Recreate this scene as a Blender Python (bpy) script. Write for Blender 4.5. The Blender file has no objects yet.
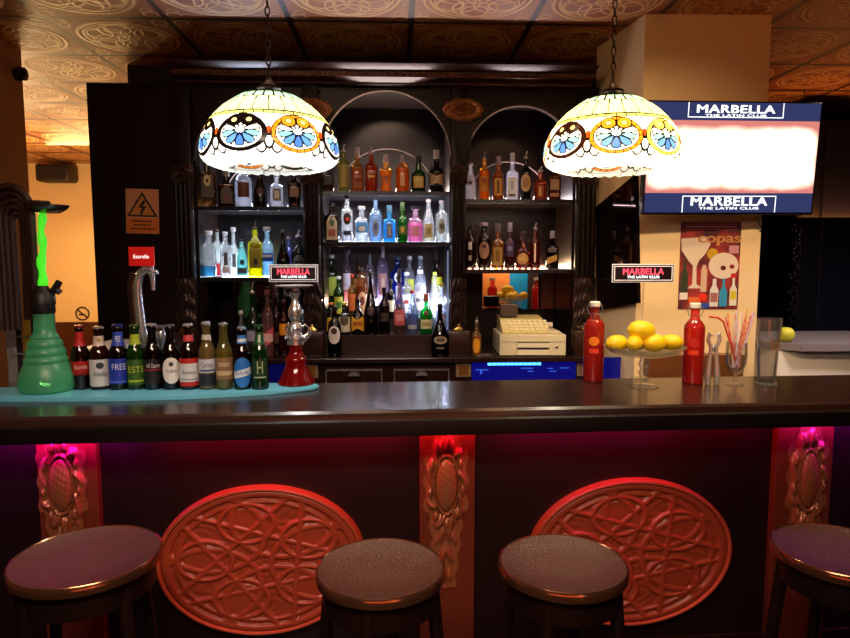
import bpy, bmesh, math, random
import numpy as np
from mathutils import Vector, Matrix
random.seed(7)
PI = math.pi
S = bpy.context.scene
COL = S.collection
R = math.radians
# ------------------------------------------------------------------ camera
F = 640.0
CAMZ = 1.62
YAW, PITCH = R(2.42), R(5.62)
cam_d = bpy.data.cameras.new('camera'); cam = bpy.data.objects.new('camera', cam_d); COL.objects.link(cam)
cam_d.sensor_width = 36.0; cam_d.lens = 36.0 * F / 850.0; cam_d.clip_start = 0.02
cam.location = (0, 0, CAMZ); cam.rotation_euler = (PI / 2 - PITCH, 0, -YAW)
S.camera = cam
_m = cam.rotation_euler.to_matrix()
RI, UP, FW = _m @ Vector((1, 0, 0)), _m @ Vector((0, 1, 0)), _m @ Vector((0, 0, -1))
C0 = Vector((0, 0, CAMZ))
def ray(px, py): return FW * F + RI * (px - 425) + UP * (319 - py)
def P(px, py, Y):
    d = ray(px, py); return C0 + d * (Y / d.y)
def PZ(px, py, z):
    d = ray(px, py); return C0 + d * ((z - CAMZ) / d.z)
def PX(px, py, X):
    d = ray(px, py); return C0 + d * (X / d.x)
# ------------------------------------------------------------------ colour and materials
def lin(h):
    if not isinstance(h, str): return tuple(h) + ((1,) if len(h) == 3 else ())
    h = h.lstrip('#'); o = []
    for i in (0, 2, 4):
        c = int(h[i:i + 2], 16) / 255
        o.append(c / 12.92 if c <= .04045 else ((c + .055) / 1.055) ** 2.4)
    return tuple(o) + (1,)
MC = {}
def newmat(name):
    m = bpy.data.materials.new(name); m.use_nodes = True
    m.node_tree.nodes.clear(); return m, m.node_tree.nodes, m.node_tree.links
def mat(col, rough=.5, metal=0, emit=None, es=1, bump=0, bscale=60, var=0, coat=0, spec=.5):
    k = ('p', str(col), rough, metal, str(emit), es, bump, bscale, var, coat, spec)
    if k in MC: return MC[k]
    m, n, l = newmat('surface')
    o = n.new('ShaderNodeOutputMaterial'); b = n.new('ShaderNodeBsdfPrincipled'); l.new(b.outputs[0], o.inputs[0])
    b.inputs['Base Color'].default_value = lin(col); b.inputs['Roughness'].default_value = rough
    b.inputs['Metallic'].default_value = metal; b.inputs['Coat Weight'].default_value = coat
    b.inputs['Specular IOR Level'].default_value = spec
    if emit:
        b.inputs['Emission Color'].default_value = lin(emit); b.inputs['Emission Strength'].default_value = es
    if bump or var:
        tc = n.new('ShaderNodeTexCoord'); nz = n.new('ShaderNodeTexNoise'); nz.inputs['Scale'].default_value = bscale
        nz.inputs['Detail'].default_value = 4
        l.new(tc.outputs['Object'], nz.inputs['Vector'])
        if bump:
            bp = n.new('ShaderNodeBump'); bp.inputs['Strength'].default_value = bump; bp.inputs['Distance'].default_value = .01
            l.new(nz.outputs['Fac'], bp.inputs['Height']); l.new(bp.outputs[0], b.inputs['Normal'])
        if var:
            c = lin(col); mx = n.new('ShaderNodeMix'); mx.data_type = 'RGBA'
            mx.inputs['A'].default_value = tuple(x * (1 - var) for x in c[:3]) + (1,)
            mx.inputs['B'].default_value = tuple(min(1, x * (1 + var)) for x in c[:3]) + (1,)
            l.new(nz.outputs['Fac'], mx.inputs['Factor']); l.new(mx.outputs['Result'], b.inputs['Base Color'])
    MC[k] = m; return m
def wood(col, col2, rough=.3, scale=(2, 30, 30), bump=.05, coat=.0, spec=.5):
    k = ('w', col, col2, rough, scale, coat)
    if k in MC: return MC[k]
    m, n, l = newmat('wood')
    o = n.new('ShaderNodeOutputMaterial'); b = n.new('ShaderNodeBsdfPrincipled'); l.new(b.outputs[0], o.inputs[0])
    tc = n.new('ShaderNodeTexCoord'); mp = n.new('ShaderNodeMapping'); mp.inputs['Scale'].default_value = scale
    nz = n.new('ShaderNodeTexNoise'); nz.inputs['Scale'].default_value = 3; nz.inputs['Detail'].default_value = 6
    nz.inputs['Distortion'].default_value = .6
    l.new(tc.outputs['Object'], mp.inputs[0]); l.new(mp.outputs[0], nz.inputs['Vector'])
    mx = n.new('ShaderNodeMix'); mx.data_type = 'RGBA'; mx.inputs['A'].default_value = lin(col); mx.inputs['B'].default_value = lin(col2)
    l.new(nz.outputs['Fac'], mx.inputs['Factor']); l.new(mx.outputs['Result'], b.inputs['Base Color'])
    b.inputs['Specular IOR Level'].default_value = spec
    b.inputs['Roughness'].default_value = rough; b.inputs['Coat Weight'].default_value = coat; b.inputs['Coat Roughness'].default_value = .12
    bp = n.new('ShaderNodeBump'); bp.inputs['Strength'].default_value = bump; bp.inputs['Distance'].default_value = .004
    l.new(nz.outputs['Fac'], bp.inputs['Height']); l.new(bp.outputs[0], b.inputs['Normal'])
    MC[k] = m; return m
def glass(col, dens=.25, tl=.5, rough=.05):
    """tinted thin glass / liquid: transparent tint + some scattering body + fresnel gloss"""
    k = ('g', str(col), dens, tl, rough)
    if k in MC: return MC[k]
    m, n, l = newmat('glass'); c = lin(col)
    o = n.new('ShaderNodeOutputMaterial')
    t = n.new('ShaderNodeBsdfTransparent'); t.inputs[0].default_value = tuple(v ** .62 for v in c[:3]) + (1,)
    d = n.new('ShaderNodeBsdfDiffuse'); d.inputs[0].default_value = c
    r = n.new('ShaderNodeBsdfTranslucent'); r.inputs[0].default_value = c
    g = n.new('ShaderNodeBsdfGlossy'); g.inputs['Roughness'].default_value = rough
    a = n.new('ShaderNodeMixShader'); a.inputs[0].default_value = tl; l.new(d.outputs[0], a.inputs[1]); l.new(r.outputs[0], a.inputs[2])
    b = n.new('ShaderNodeMixShader'); b.inputs[0].default_value = dens; l.new(t.outputs[0], b.inputs[1]); l.new(a.outputs[0], b.inputs[2])
    lw = n.new('ShaderNodeLayerWeight'); lw.inputs['Blend'].default_value = .25
    mu = n.new('ShaderNodeMath'); mu.operation = 'MULTIPLY_ADD'; mu.inputs[1].default_value = .62; mu.inputs[2].default_value = .04
    l.new(lw.outputs['Fresnel'], mu.inputs[0])
    e = n.new('ShaderNodeMixShader'); l.new(mu.outputs[0], e.inputs[0]); l.new(b.outputs[0], e.inputs[1]); l.new(g.outputs[0], e.inputs[2])
    l.new(e.outputs[0], o.inputs[0]); MC[k] = m; return m
def emis(col, s):
    k = ('e', str(col), s)
    if k in MC: return MC[k]
    m, n, l = newmat('light_source'); o = n.new('ShaderNodeOutputMaterial'); e = n.new('ShaderNodeEmission')
    e.inputs[0].default_value = lin(col); e.inputs[1].default_value = s; l.new(e.outputs[0], o.inputs[0]); MC[k] = m; return m
class NB:      # tiny math-node writer
    def __init__(s, n, l): s.n, s.l = n, l
    def m(s, op, a, b=None, c=None):
        nd = s.n.new('ShaderNodeMath'); nd.operation = op
        for i, v in enumerate((a, b, c)):
            if v is None: continue
            if isinstance(v, (int, float)): nd.inputs[i].default_value = v
            else: s.l.new(v, nd.inputs[i])
        return nd.outputs[0]
    def dist(s, x, y, cx, cy):
        dx, dy = s.m('SUBTRACT', x, cx), s.m('SUBTRACT', y, cy)
        return s.m('SQRT', s.m('ADD', s.m('MULTIPLY', dx, dx), s.m('MULTIPLY', dy, dy)))
    def band(s, d, r, w):       # 1 on |d-r|<w soft
        q = s.m('ABSOLUTE', s.m('SUBTRACT', d, r))
        return s.m('SUBTRACT', 1, s.m('SMOOTH_MIN', s.m('DIVIDE', q, w), 1, .1), None)
# ------------------------------------------------------------------ mesh helpers
def BM(): return bmesh.new()
def mk(name, bm, m, parent=None, loc=(0, 0, 0), rz=0, smooth=True, angle=35):
    me = bpy.data.meshes.new(name)
    bmesh.ops.recalc_face_normals(bm, faces=bm.faces[:]) if len(bm.faces) < 20000 else None
    bm.to_mesh(me); bm.free()
    me.materials.append(m)
    if smooth:
        me.polygons.foreach_set('use_smooth', [True] * len(me.polygons))
        try: me.set_sharp_from_angle(angle=R(angle))
        except Exception: pass
    o = bpy.data.objects.new(name, me); COL.objects.link(o); o.location = loc; o.rotation_euler = (0, 0, rz)
    if parent: o.parent = parent
    return o
def thing(name, label, cat, loc=(0, 0, 0), rz=0, group=None):
    o = bpy.data.objects.new(name, None); COL.objects.link(o); o.empty_display_size = .05
    o.location = loc; o.rotation_euler = (0, 0, rz); o['label'] = label; o['category'] = cat
    if group: o['group'] = group
    return o
def tag(o, label, cat, group=None):
    o['label'] = label; o['category'] = cat
    if group: o['group'] = group
    return o
def struct(name, bm, m, label=None, cat=None, **k):
    o = mk(name, bm, m, **k); o['kind'] = 'structure'
    if label: o['label'] = label; o['category'] = cat or name.split('_')[0]
    return o
def box(bm, x0, x1, y0, y1, z0, z1, bev=0, mtx=None):
    r = bmesh.ops.create_cube(bm, size=1)
    vs = r['verts']
    bmesh.ops.scale(bm, vec=(abs(x1 - x0), abs(y1 - y0), abs(z1 - z0)), verts=vs)
    bmesh.ops.translate(bm, vec=((x0 + x1) / 2, (y0 + y1) / 2, (z0 + z1) / 2), verts=vs)
    if bev:
        es = list({e for v in vs for e in v.link_edges})
        r = bmesh.ops.bevel(bm, geom=es, offset=bev, segments=2, affect='EDGES', profile=.5)
        vs = list({v for f in r['faces'] for v in f.verts} | {v for v in vs if v.is_valid})
    if mtx is not None:
        vs2 = {v for v in vs if v.is_valid}
        bmesh.ops.transform(bm, matrix=mtx, verts=list(vs2))
    return bm
def lathe(bm, prof, seg=24, c=(0, 0, 0), n=2, blend=None, tilt=None, cap=True):
    """prof: (r,z). n>2 gives a squarish section; blend(z01)->0 round..1 squarish"""
    rings = []; zmax = max(p[1] for p in prof) or 1
    for r, z in prof:
        ring = []
        for i in range(seg):
            a = 2 * PI * (i + .5) / seg; rr = r
            if n > 2:
                q = 1 / (abs(math.cos(a)) ** n + abs(math.sin(a)) ** n) ** (1 / n)
                w = blend(z / zmax) if blend else 1
                rr = r * (1 + (q - 1) * w)
            v = Vector((rr * math.cos(a), rr * math.sin(a), z))
            if tilt is not None: v = tilt @ v
            ring.append(bm.verts.new(v + Vector(c)))
        rings.append(ring)
    for a, b in zip(rings, rings[1:]):
        for i in range(seg):
            j = (i + 1) % seg
            bm.faces.new((a[i], a[j], b[j], b[i]))
    if cap:
        bm.faces.new(list(reversed(rings[0]))); bm.faces.new(rings[-1])
    return bm
def tube(bm, pts, r, seg=8, closed=False):
    pts = [Vector(p) for p in pts]; n = len(pts); rings = []
    for i, p in enumerate(pts):
        if closed: t = pts[(i + 1) % n] - pts[i - 1]
        else: t = pts[min(i + 1, n - 1)] - pts[max(i - 1, 0)]
        t.normalize()
        a = Vector((0, 0, 1)) if abs(t.z) < .9 else Vector((0, 1, 0))
        if i and not closed or (closed and i):
            u = (up - t * up.dot(t))
            if u.length < 1e-4: u = t.cross(a)
        else: u = t.cross(a)
        u.normalize(); up = u; w = t.cross(u)
        rr = r[i] if isinstance(r, (list, tuple)) else r
        rings.append([bm.verts.new(p + (u * math.cos(2 * PI * k / seg) + w * math.sin(2 * PI * k / seg)) * rr) for k in range(seg)])
    m = n if closed else n - 1
    for i in range(m):
        a, b = rings[i], rings[(i + 1) % n]
        for k in range(seg):
            j = (k + 1) % seg; bm.faces.new((a[k], a[j], b[j], b[k]))
    if not closed:
        bm.faces.new(list(reversed(rings[0]))); bm.faces.new(rings[-1])
    return bm
def prism(bm, poly, a0, a1, axis='z'):
    def V(p, a):
        if axis == 'z': return (p[0], p[1], a)
        if axis == 'y': return (p[0], a, p[1])
        return (a, p[0], p[1])
    A = [bm.verts.new(V(p, a0)) for p in poly]; B = [bm.verts.new(V(p, a1)) for p in poly]
    bm.faces.new(A); bm.faces.new(list(reversed(B)))
    for i in range(len(poly)):
        j = (i + 1) % len(poly); bm.faces.new((A[i], B[i], B[j], A[j]))
    return bm
def circ(cx, cy, rx, ry=None, n=24, a0=0, a1=2 * PI):
    ry = ry or rx; full = abs(a1 - a0 - 2 * PI) < 1e-6
    return [(cx + rx * math.cos(a0 + (a1 - a0) * i / (n if full else n - 1)), cy + ry * math.sin(a0 + (a1 - a0) * i / (n if full else n - 1))) for i in range(n)]
def text_bm(s, width=None, height=None, bold=.0, ext=.001, spacing=1.0):
    cu = bpy.data.curves.new('t', 'FONT'); cu.body = s; cu.size = 1; cu.space_character = spacing
    cu.resolution_u = 3; cu.align_x = 'CENTER'
    o = bpy.data.objects.new('t', cu); COL.objects.link(o)
    bpy.context.view_layer.update()
    me = o.to_mesh(); bm = BM(); bm.from_mesh(me); o.to_mesh_clear()
    bpy.data.objects.remove(o); bpy.data.curves.remove(cu)
    if bold:
        base = bm.faces[:]
        for dx, dy in ((bold * 1.6, 0), (-bold * 1.6, 0), (0, bold), (0, -bold)):
            r = bmesh.ops.duplicate(bm, geom=base)
            bmesh.ops.translate(bm, vec=(dx, dy, 0), verts=[g for g in r['geom'] if isinstance(g, bmesh.types.BMVert)])
    xs = [v.co.x for v in bm.verts]; ys = [v.co.y for v in bm.verts]
    w, h = max(xs) - min(xs), max(ys) - min(ys); cx, cy = (max(xs) + min(xs)) / 2, (max(ys) + min(ys)) / 2
    sx = width / w if width else height / h; sy = height / h if height else sx
    for v in bm.verts: v.co = Vector(((v.co.x - cx) * sx, 0, (v.co.y - cy) * sy))
    if ext:
        r = bmesh.ops.extrude_face_region(bm, geom=bm.faces[:])
        for g in r['geom']:
            if isinstance(g, bmesh.types.BMVert): g.co.y -= ext
    return bm
def move(bm, loc=(0, 0, 0), mtx=None):
    if mtx is not None: bmesh.ops.transform(bm, matrix=mtx, verts=bm.verts[:])
    bmesh.ops.translate(bm, vec=loc, verts=bm.verts[:]); return bm
def arealight(name, loc, size, power, col, rot=(0, 0, 0), sy=None, spread=None):
    d = bpy.data.lights.new(name, 'AREA'); d.energy = power; d.color = lin(col)[:3]; d.size = size
    if sy: d.shape = 'RECTANGLE'; d.size_y = sy
    if spread: d.spread = spread
    o = bpy.data.objects.new(name, d); COL.objects.link(o); o.location = loc; o.rotation_euler = rot; return o
def pointlight(name, loc, power, col, rad=.04):
    d = bpy.data.lights.new(name, 'POINT'); d.energy = power; d.color = lin(col)[:3]; d.shadow_soft_size = rad
    o = bpy.data.objects.new(name, d); COL.objects.link(o); o.location = loc; return o
chrome = mat('#dcdce0', .24, .85); brass = mat('#b98a3a', .3, 1); black = mat('#0c0a0a', .35); blackgloss = mat('#080606', .12)
DW = wood('#0d0604', '#1c0d08', .42, (30, 30, 2), spec=.22)      # dark cabinet wood
DWH = wood('#1a0c08', '#301810', .25, (2, 30, 30))
BARW = wood('#2a1b15', '#3c2820', .22, (1.2, 14, 14), .02)
CEIL = 2.78
# ------------------------------------------------------------------ setting
# carved ornament shared by ceiling tiles and bar medallions
def lace(x, y):
    """height 0..1 of the interlaced strap ornament on the unit disc"""
    rho = math.hypot(x, y)
    def b(d, w): d = abs(d) / w; return max(0, 1 - d ** 4)
    v = max(b(rho - .95, .05), b(rho - .84, .03) * .8)
    if rho < .92:
        a0 = math.atan2(y, x)
        for k in range(5):
            a = k * 2 * PI / 5 + PI / 2 + .25; cx, cy = .56 * math.cos(a), .56 * math.sin(a); d = math.hypot(x - cx, y - cy)
            v = max(v, b(d - .27, .035) * .95)
            if d < .22: v = max(v, .55 if d < .20 else .55 * (.22 - d) / .02)
            d2 = math.hypot(x - .62 * math.cos(a + PI / 5), y - .62 * math.sin(a + PI / 5)); v = max(v, .85 * b(d2 - .52, .045))
            nx, ny = math.cos(a + PI / 5), math.sin(a + PI / 5)
            if abs(x * nx + y * ny - .36) < .045: v = max(v, .9 * b(x * nx + y * ny - .36, .04))
        if v < .3: v = max(v, .18 + .14 * math.sin(37 * x + 3 * math.sin(13 * y)) * math.sin(35 * y + 2 * math.sin(15 * x)))
    return v
def ceiling_mat():
    m, n, l = newmat('ceiling_tiles'); B = NB(n, l)
    o = n.new('ShaderNodeOutputMaterial'); p = n.new('ShaderNodeBsdfPrincipled'); l.new(p.outputs[0], o.inputs[0])
    g = n.new('ShaderNodeNewGeometry'); sp = n.new('ShaderNodeSeparateXYZ'); l.new(g.outputs['Position'], sp.inputs[0])
    q = PZ(411, 22.5, CEIL)
    T = .6
    def cell(s, o0):
        t = B.m('DIVIDE', B.m('SUBTRACT', s, o0), T); return B.m('SUBTRACT', B.m('FRACT', B.m('ADD', t, 50.0)), .5)
    x, y = cell(sp.outputs[0], q.x), cell(sp.outputs[1], q.y)
    ax, ay = B.m('ABSOLUTE', x), B.m('ABSOLUTE', y)
    edge = B.m('MAXIMUM', ax, ay)
    grid = B.m('GREATER_THAN', edge, .476)
    groove = B.m('GREATER_THAN', edge, .455)
    X, Y = B.m('DIVIDE', x, .42), B.m('DIVIDE', y, .42)
    rho = B.dist(X, Y, 0, 0)
    acc = B.m('MAXIMUM', B.band(rho, .97, .05), B.band(rho, .86, .04))
    inner = B.m('MULTIPLY', B.band(rho, .2, .05), 1)
    for k in range(6):
        a = k * PI / 3 + PI / 6
        inner = B.m('MAXIMUM', inner, B.band(B.dist(X, Y, .56 * math.cos(a), .56 * math.sin(a)), .25, .045))
        inner = B.m('MAXIMUM', inner, B.band(B.dist(X, Y, .42 * math.cos(a), .42 * math.sin(a)), .42, .035))
    inner = B.m('MULTIPLY', inner, B.m('LESS_THAN', rho, .86))
    acc = B.m('MAXIMUM', acc, inner)
    # corner scrolls
    acc = B.m('MAXIMUM', acc, B.m('MULTIPLY', B.band(B.dist(ax, ay, .41, .41), .055, .012), .8))
    acc = B.m('MAXIMUM', acc, B.m('MULTIPLY', B.band(B.dist(ax, ay, .40, .33), .04, .010), .6))
    nz = n.new('ShaderNodeTexNoise'); nz.inputs['Scale'].default_value = 3.0; l.new(g.outputs['Position'], nz.inputs[0])
    nz2 = n.new('ShaderNodeTexNoise'); nz2.inputs['Scale'].default_value = 60.0; l.new(g.outputs['Position'], nz2.inputs[0])
    mx = n.new('ShaderNodeMix'); mx.data_type = 'RGBA'; mx.inputs['A'].default_value = lin('#8a3420'); mx.inputs['B'].default_value = lin('#a87840')
    l.new(nz.outputs['Fac'], mx.inputs['Factor'])
    m2 = n.new('ShaderNodeMix'); m2.data_type = 'RGBA'; m2.inputs['B'].default_value = lin('#eec07a')
    l.new(mx.outputs['Result'], m2.inputs['A']); l.new(B.m('MULTIPLY', acc, .8), m2.inputs['Factor'])
    m3 = n.new('ShaderNodeMix'); m3.data_type = 'RGBA'; m3.inputs['B'].default_value = lin('#0d0a0c')
    l.new(m2.outputs['Result'], m3.inputs['A']); l.new(B.m('MULTIPLY', grid, .96), m3.inputs['Factor'])
    l.new(m3.outputs['Result'], p.inputs['Base Color']); p.inputs['Roughness'].default_value = .5
    bp = n.new('ShaderNodeBump'); bp.inputs['Strength'].default_value = .3; bp.inputs['Distance'].default_value = .012
    hh = B.m('ADD', B.m('SUBTRACT', acc, B.m('MULTIPLY', groove, 1.2)), B.m('MULTIPLY', nz2.outputs['Fac'], .35))
    l.new(hh, bp.inputs['Height']); l.new(bp.outputs[0], p.inputs['Normal'])
    return m
XL, XR, YB, YN = -5.2, 4.6, 8.4, -2.6      # room limits
YR = 5.3                                      # right rear wall
struct('floor', box(BM(), XL, XR, YN, YB, -.1, 0), mat('#1c120e', .35, var=.3, bscale=4), smooth=False)
struct('ceiling', box(BM(), XL, XR, YN, YB, CEIL, CEIL + .1), ceiling_mat(), smooth=False)
struct('wall_left', box(BM(), XL - .1, XL, YN, YB, 0, CEIL), mat('#d9a860', .7), smooth=False)
struct('wall_right', box(BM(), XR, XR + .1, YN, YB, 0, CEIL), mat('#2a1712', .6), smooth=False)
struct('wall_near', box(BM(), XL, XR, YN - .1, YN, 0, CEIL), mat('#2b1712', .6), smooth=False)
cabL = P(92, 200, 3.62).x; cabR = P(596, 200, 3.62).x
wallL = struct('wall_back', box(BM(), XL, cabL + .35, YB, YB + .1, 0, CEIL), mat('#f6d9a4', .75, bump=.1, bscale=30), smooth=False)
zw = P(60, 322, YB).z
w_ = struct('trim_1', box(BM(), XL, cabL + .35, YB - .03, YB, 0, zw), wood('#3a1a0e', '#552a16', .4), smooth=False)
# partition right behind the cabinet, and the room's rear walls
struct('wall_partition', box(BM(), cabL + .02, 1.5, 4.12, 4.22, 0, CEIL), mat('#140b09', .6), smooth=False)
struct('wall_side', box(BM(), cabL + .3, cabL + .4, 4.22, YB, 0, CEIL), mat('#e0b068', .7), smooth=False)
struct('wall_right_rear', box(BM(), 1.5, XR, YR, YR + .1, 0, CEIL), mat('#150e12', .5), smooth=False)
struct('wall_return', box(BM(), 1.5, 1.6, 4.12, YR, 0, CEIL), mat('#191019', .6), smooth=False)
# left pier
pA = P(25, 120, 3.85)
struct('wall_pier', box(BM(), pA.x - .9, pA.x, 3.2, 3.85, 0, CEIL), mat('#9a7048', .7, bump=.05), smooth=False)
cm = mk('security_camera', lathe(BM(), [(.012, 0), (.035, .0), (.04, .02), (.035, .05), (.015, .06)], 16), black, loc=(0, 0, 0))
q = PX(16, 74, pA.x); cm.rotation_euler = (0, R(90), 0); cm.location = (pA.x + .0003, q.y, q.z)
tag(cm, 'small round dark camera dome high on the left brown pier', 'camera')
# pillar with its cream paint
a, b, c = PZ(645.5, 14, CEIL), PZ(597, 48, CEIL), PZ(772, 15, CEIL)
dvec = (b - a); poly = [(a.x, a.y), (c.x, c.y), (c.x + dvec.x + .1, c.y + dvec.y), (b.x, b.y)]
struct('pillar', prism(BM(), poly, 0, CEIL), mat('#efd3a2', .65, bump=.06, bscale=25), 'square cream painted pillar right of the back bar carrying the television', 'pillar', smooth=False)
PA_, PC_ = a.copy(), c.copy()
PF = a.y   # pillar front depth
# dark glossy panel on the pillar's left face
def onface(px, py):      # point on the pillar's left face
    d = ray(px, py); nrm = Vector((-(dvec.y), dvec.x, 0)).normalized()
    t = (Vector((a.x, a.y, CAMZ)) - C0).dot(nrm) / d.dot(nrm); return C0 + d * t
nrmL = Vector((-(abs(dvec.y)), dvec.x, 0)).normalized()
if nrmL.x > 0: nrmL = -nrmL
pp = [onface(*k) for k in ((599, 207), (639, 174), (641, 303), (600, 311))]
bm = BM(); A = [bm.verts.new(p + nrmL * .001) for p in pp]; Bv = [bm.verts.new(p + nrmL * .02) for p in pp]
bm.faces.new(A); bm.faces.new(list(reversed(Bv)))
for i in range(len(pp)):
    j = (i + 1) % len(pp); bm.faces.new((A[i], Bv[i], Bv[j], A[j]))
o = mk('mirror_panel', bm, mat('#3b2a26', .06, .85), smooth=False); tag(o, 'dark mirror panel on the left face of the cream pillar', 'mirror')
# brown wood skirting box at the pillar foot, seen just above the bar
q0, q1 = P(648, 355, PF - .06), P(742, 355, PF - .06)
struct('trim_2', box(BM(), q0.x, q1.x, PF - .08, PF - .004, 0, q0.z), wood('#5a3218', '#7a4a24', .4), smooth=False)
# ------------------------------------------------------------------ bar counter
BT = 1.10
O = PZ(425, 410, BT); AL = R(2.2)
U, V = Vector((math.cos(AL), math.sin(AL), 0)), Vector((-math.sin(AL), math.cos(AL), 0))
def uv(p): d = p - O; return d.dot(U), d.dot(V)
def barhit(px, py, v):
    d = ray(px, py); pt = O + V * v
    t = (pt - C0).dot(V) / d.dot(V); h = C0 + d * t; return (h - O).dot(U), h.z
vb = uv(PZ(425, 381, BT))[1]
bar = thing('bar_counter', 'long dark wooden bar counter with carved red lit front across the room', 'bar counter', (O.x, O.y, 0), AL)
zb = barhit(425, 435, 0)[1]
bm = BM()
pr = [(0.012, BT), (0.0, BT - .008), (-.004, BT - .03), (-.004, zb + .02), (.004, zb), (.30, zb), (vb, zb + .02), (vb, BT - .01), (vb - .01, BT)]
prism(bm, pr, -2.9, 2.7, 'x')
mk('counter_top', bm, BARW, bar, angle=25)
mk('shade_fascia', prism(BM(), [(-.0045, BT - .028), (-.012, BT - .034), (-.014, zb + .012), (-.010, zb), (-.0045, zb)], -2.9, 2.7, 'x'), mat('#0d0605', .42), bar, angle=25)  # near-black colour paints in the shade on the unlit front edge
VP_ = .20     # panel depth behind the front edge
panel = wood('#140707', '#1e0c0a', .4, (10, 10, 1.5), .05)
mk('front_panel', box(BM(), -2.9, 2.7, VP_, VP_ + .04, 0.0, zb - .002), panel, bar, smooth=False)
mk('skirting', box(BM(), -2.9, 2.7, VP_ - .015, VP_ - .001, 0.0, .12, .004), DWH, bar, smooth=False)
goldred = mat('#9c5a38', .27, .3, bump=.15, bscale=90)
def relief(fn, w, h, nx, nz, y=0, keep=None, edge=True):
    bm = BM(); g = {}
    for i in range(nx + 1):
        for j in range(nz + 1):
            x, z = (i / nx - .5) * w, (j / nz - .5) * h
            if keep is None or keep(2 * x / w, 2 * z / h): g[i, j] = bm.verts.new((x, y - fn(2 * x / w, 2 * z / h), z))
    for i in range(nx):
        for j in range(nz):
            k = [(i, j), (i + 1, j), (i + 1, j + 1), (i, j + 1)]
            if all(t in g for t in k): bm.faces.new([g[t] for t in k])
    bnd = [e for e in bm.edges if e.is_boundary]
    r = bmesh.ops.extrude_edge_only(bm, edges=bnd)
    for e in r['geom']:
        if isinstance(e, bmesh.types.BMVert): e.co.y = y
    return bm
def cart(u, v):      # cartouche relief (u,v in -1..1), upright, height in metres
    # v: +1 top .. -1 bottom ; oval boss at v=.35
    du, dv = u / .46, (v - .36) / .34
    r = math.hypot(du, dv); th = math.atan2(dv, du)
    h = 0.004
    if r < 1: h = .012 + .022 * math.sqrt(1 - r * r) + .0012 * math.sin(du * 14 + dv * 9) * math.sin(dv * 15 - du * 6)
    h = max(h, .020 * max(0, 1 - ((r - 1.12) / .12) ** 2))
    rr = r - 1.5 - .13 * math.cos(9 * th)
    h = max(h, (.014 + .010 * math.sin(9 * th + 4 * r) ** 2) * max(0, 1 - (rr / .36) ** 2))
    # crown shell on top, leaf drop below
    h = max(h, .026 * max(0, 1 - (u / .30) ** 2 - ((v - .86) / .13) ** 2) * (.75 + .25 * math.cos(u * 40)))
    if v < -.1:
        w = .62 * (1 - (abs(v) - .1) * .72); e = abs(u) / max(w, .05)
        h = max(h, (.016 * max(0, 1 - e * e)) * (.7 + .3 * math.cos(u * 22 + 6 * v)) + (.006 * math.sin(v * 22 + abs(u) * 9) if e < 1 else 0))
    return max(0.001, h)
def cart_keep(u, v):
    if v < 0: return abs(u) < .78 * (1 - (abs(v)) * .45) + .05 * math.sin(v * 24)
    return abs(u) < .93 + .06 * math.sin(v * 20) and not (v > .8 and abs(u) > .75 - (v - .8) * 1.5)
for i, (pa, pb) in enumerate(((38, 98), (420, 475), (775, 831))):
    ua, ub = barhit(pa, 500, VP_ - .04)[0], barhit(pb, 500, VP_ - .04)[0]
    bm = box(BM(), ua, ub, VP_ - .035, VP_ - .0005, .0, zb - .002, .003)
    pil = mk('pilaster', bm, wood('#5a2416', '#75341e', .3, (12, 12, 2)), bar, smooth=False)
    cu = {0: 63, 1: 446, 2: 806}[i]; uc = barhit(cu, 500, VP_ - .04)[0]
    z1, z0 = barhit(cu, 437 if i < 2 else 430, VP_ - .04)[1], barhit(cu, 585, VP_ - .04)[1]
    om = mk('carved_cartouche', relief(cart, .175, z1 - z0 + .02, 64, 120, keep=cart_keep), goldred, pil)
    om.location = (uc, VP_ - .036, (z0 + z1) / 2 + .0)
# oval carved medallions
medm = mat('#9a3c22', .42, .0, bump=.1, bscale=70)
def dish(w, h):
    bm = BM(); NR, NT = 130, 360; rings = []
    for i in range(NR + 1):
        rho = i / NR * 1.0; ring = []
        for j in range(NT):
            a = 2 * PI * j / NT; x, y = rho * math.cos(a), rho * math.sin(a)
            if rho > .95: hh = .024 + .012 * math.sin((rho - .95) / .05 * PI)
            else: hh = .018 + .012 * lace(x / .95, y / .95)
            if rho >= 1: hh = 0
            ring.append(bm.verts.new((x * w / 2, -hh, y * h / 2)))
        rings.append(ring)
    for a_, b_ in zip(rings[1:], rings[2:]):
        for j in range(NT):
            k = (j + 1) % NT; bm.faces.new((a_[j], a_[k], b_[k], b_[j]))
    c0 = bm.verts.new((0, -.03, 0))
    for v in rings[0]: bm.verts.remove(v)
    for j in range(NT): bm.faces.new((c0, rings[1][(j + 1) % NT], rings[1][j]))
    return bm
for i, (xa, xb, yt, yb_, cx) in enumerate(((155, 366, 486, 634, 262), (528, 731, 479, 625, 629))):
    ua, ub = barhit(xa, 560, VP_ - .02)[0], barhit(xb, 560, VP_ - .02)[0]
    zt, zb2 = barhit(cx, yt, VP_ - .02)[1], barhit(cx, yb_, VP_ - .02)[1]
    md = mk('carved_medallion', dish(ub - ua, zt - zb2), medm, bar, angle=60)
    md.location = ((ua + ub) / 2, VP_ - .001, (zt + zb2) / 2)
    bm = tube(BM(), [((ub - ua) / 2 * .965 * math.cos(t * PI / 60), -.03, (zt - zb2) / 2 * .965 * math.sin(t * PI / 60)) for t in range(120)], .006, 8, True)
    mk('rim', bm, mat('#c45a3a', .25, .2), md)
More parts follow.
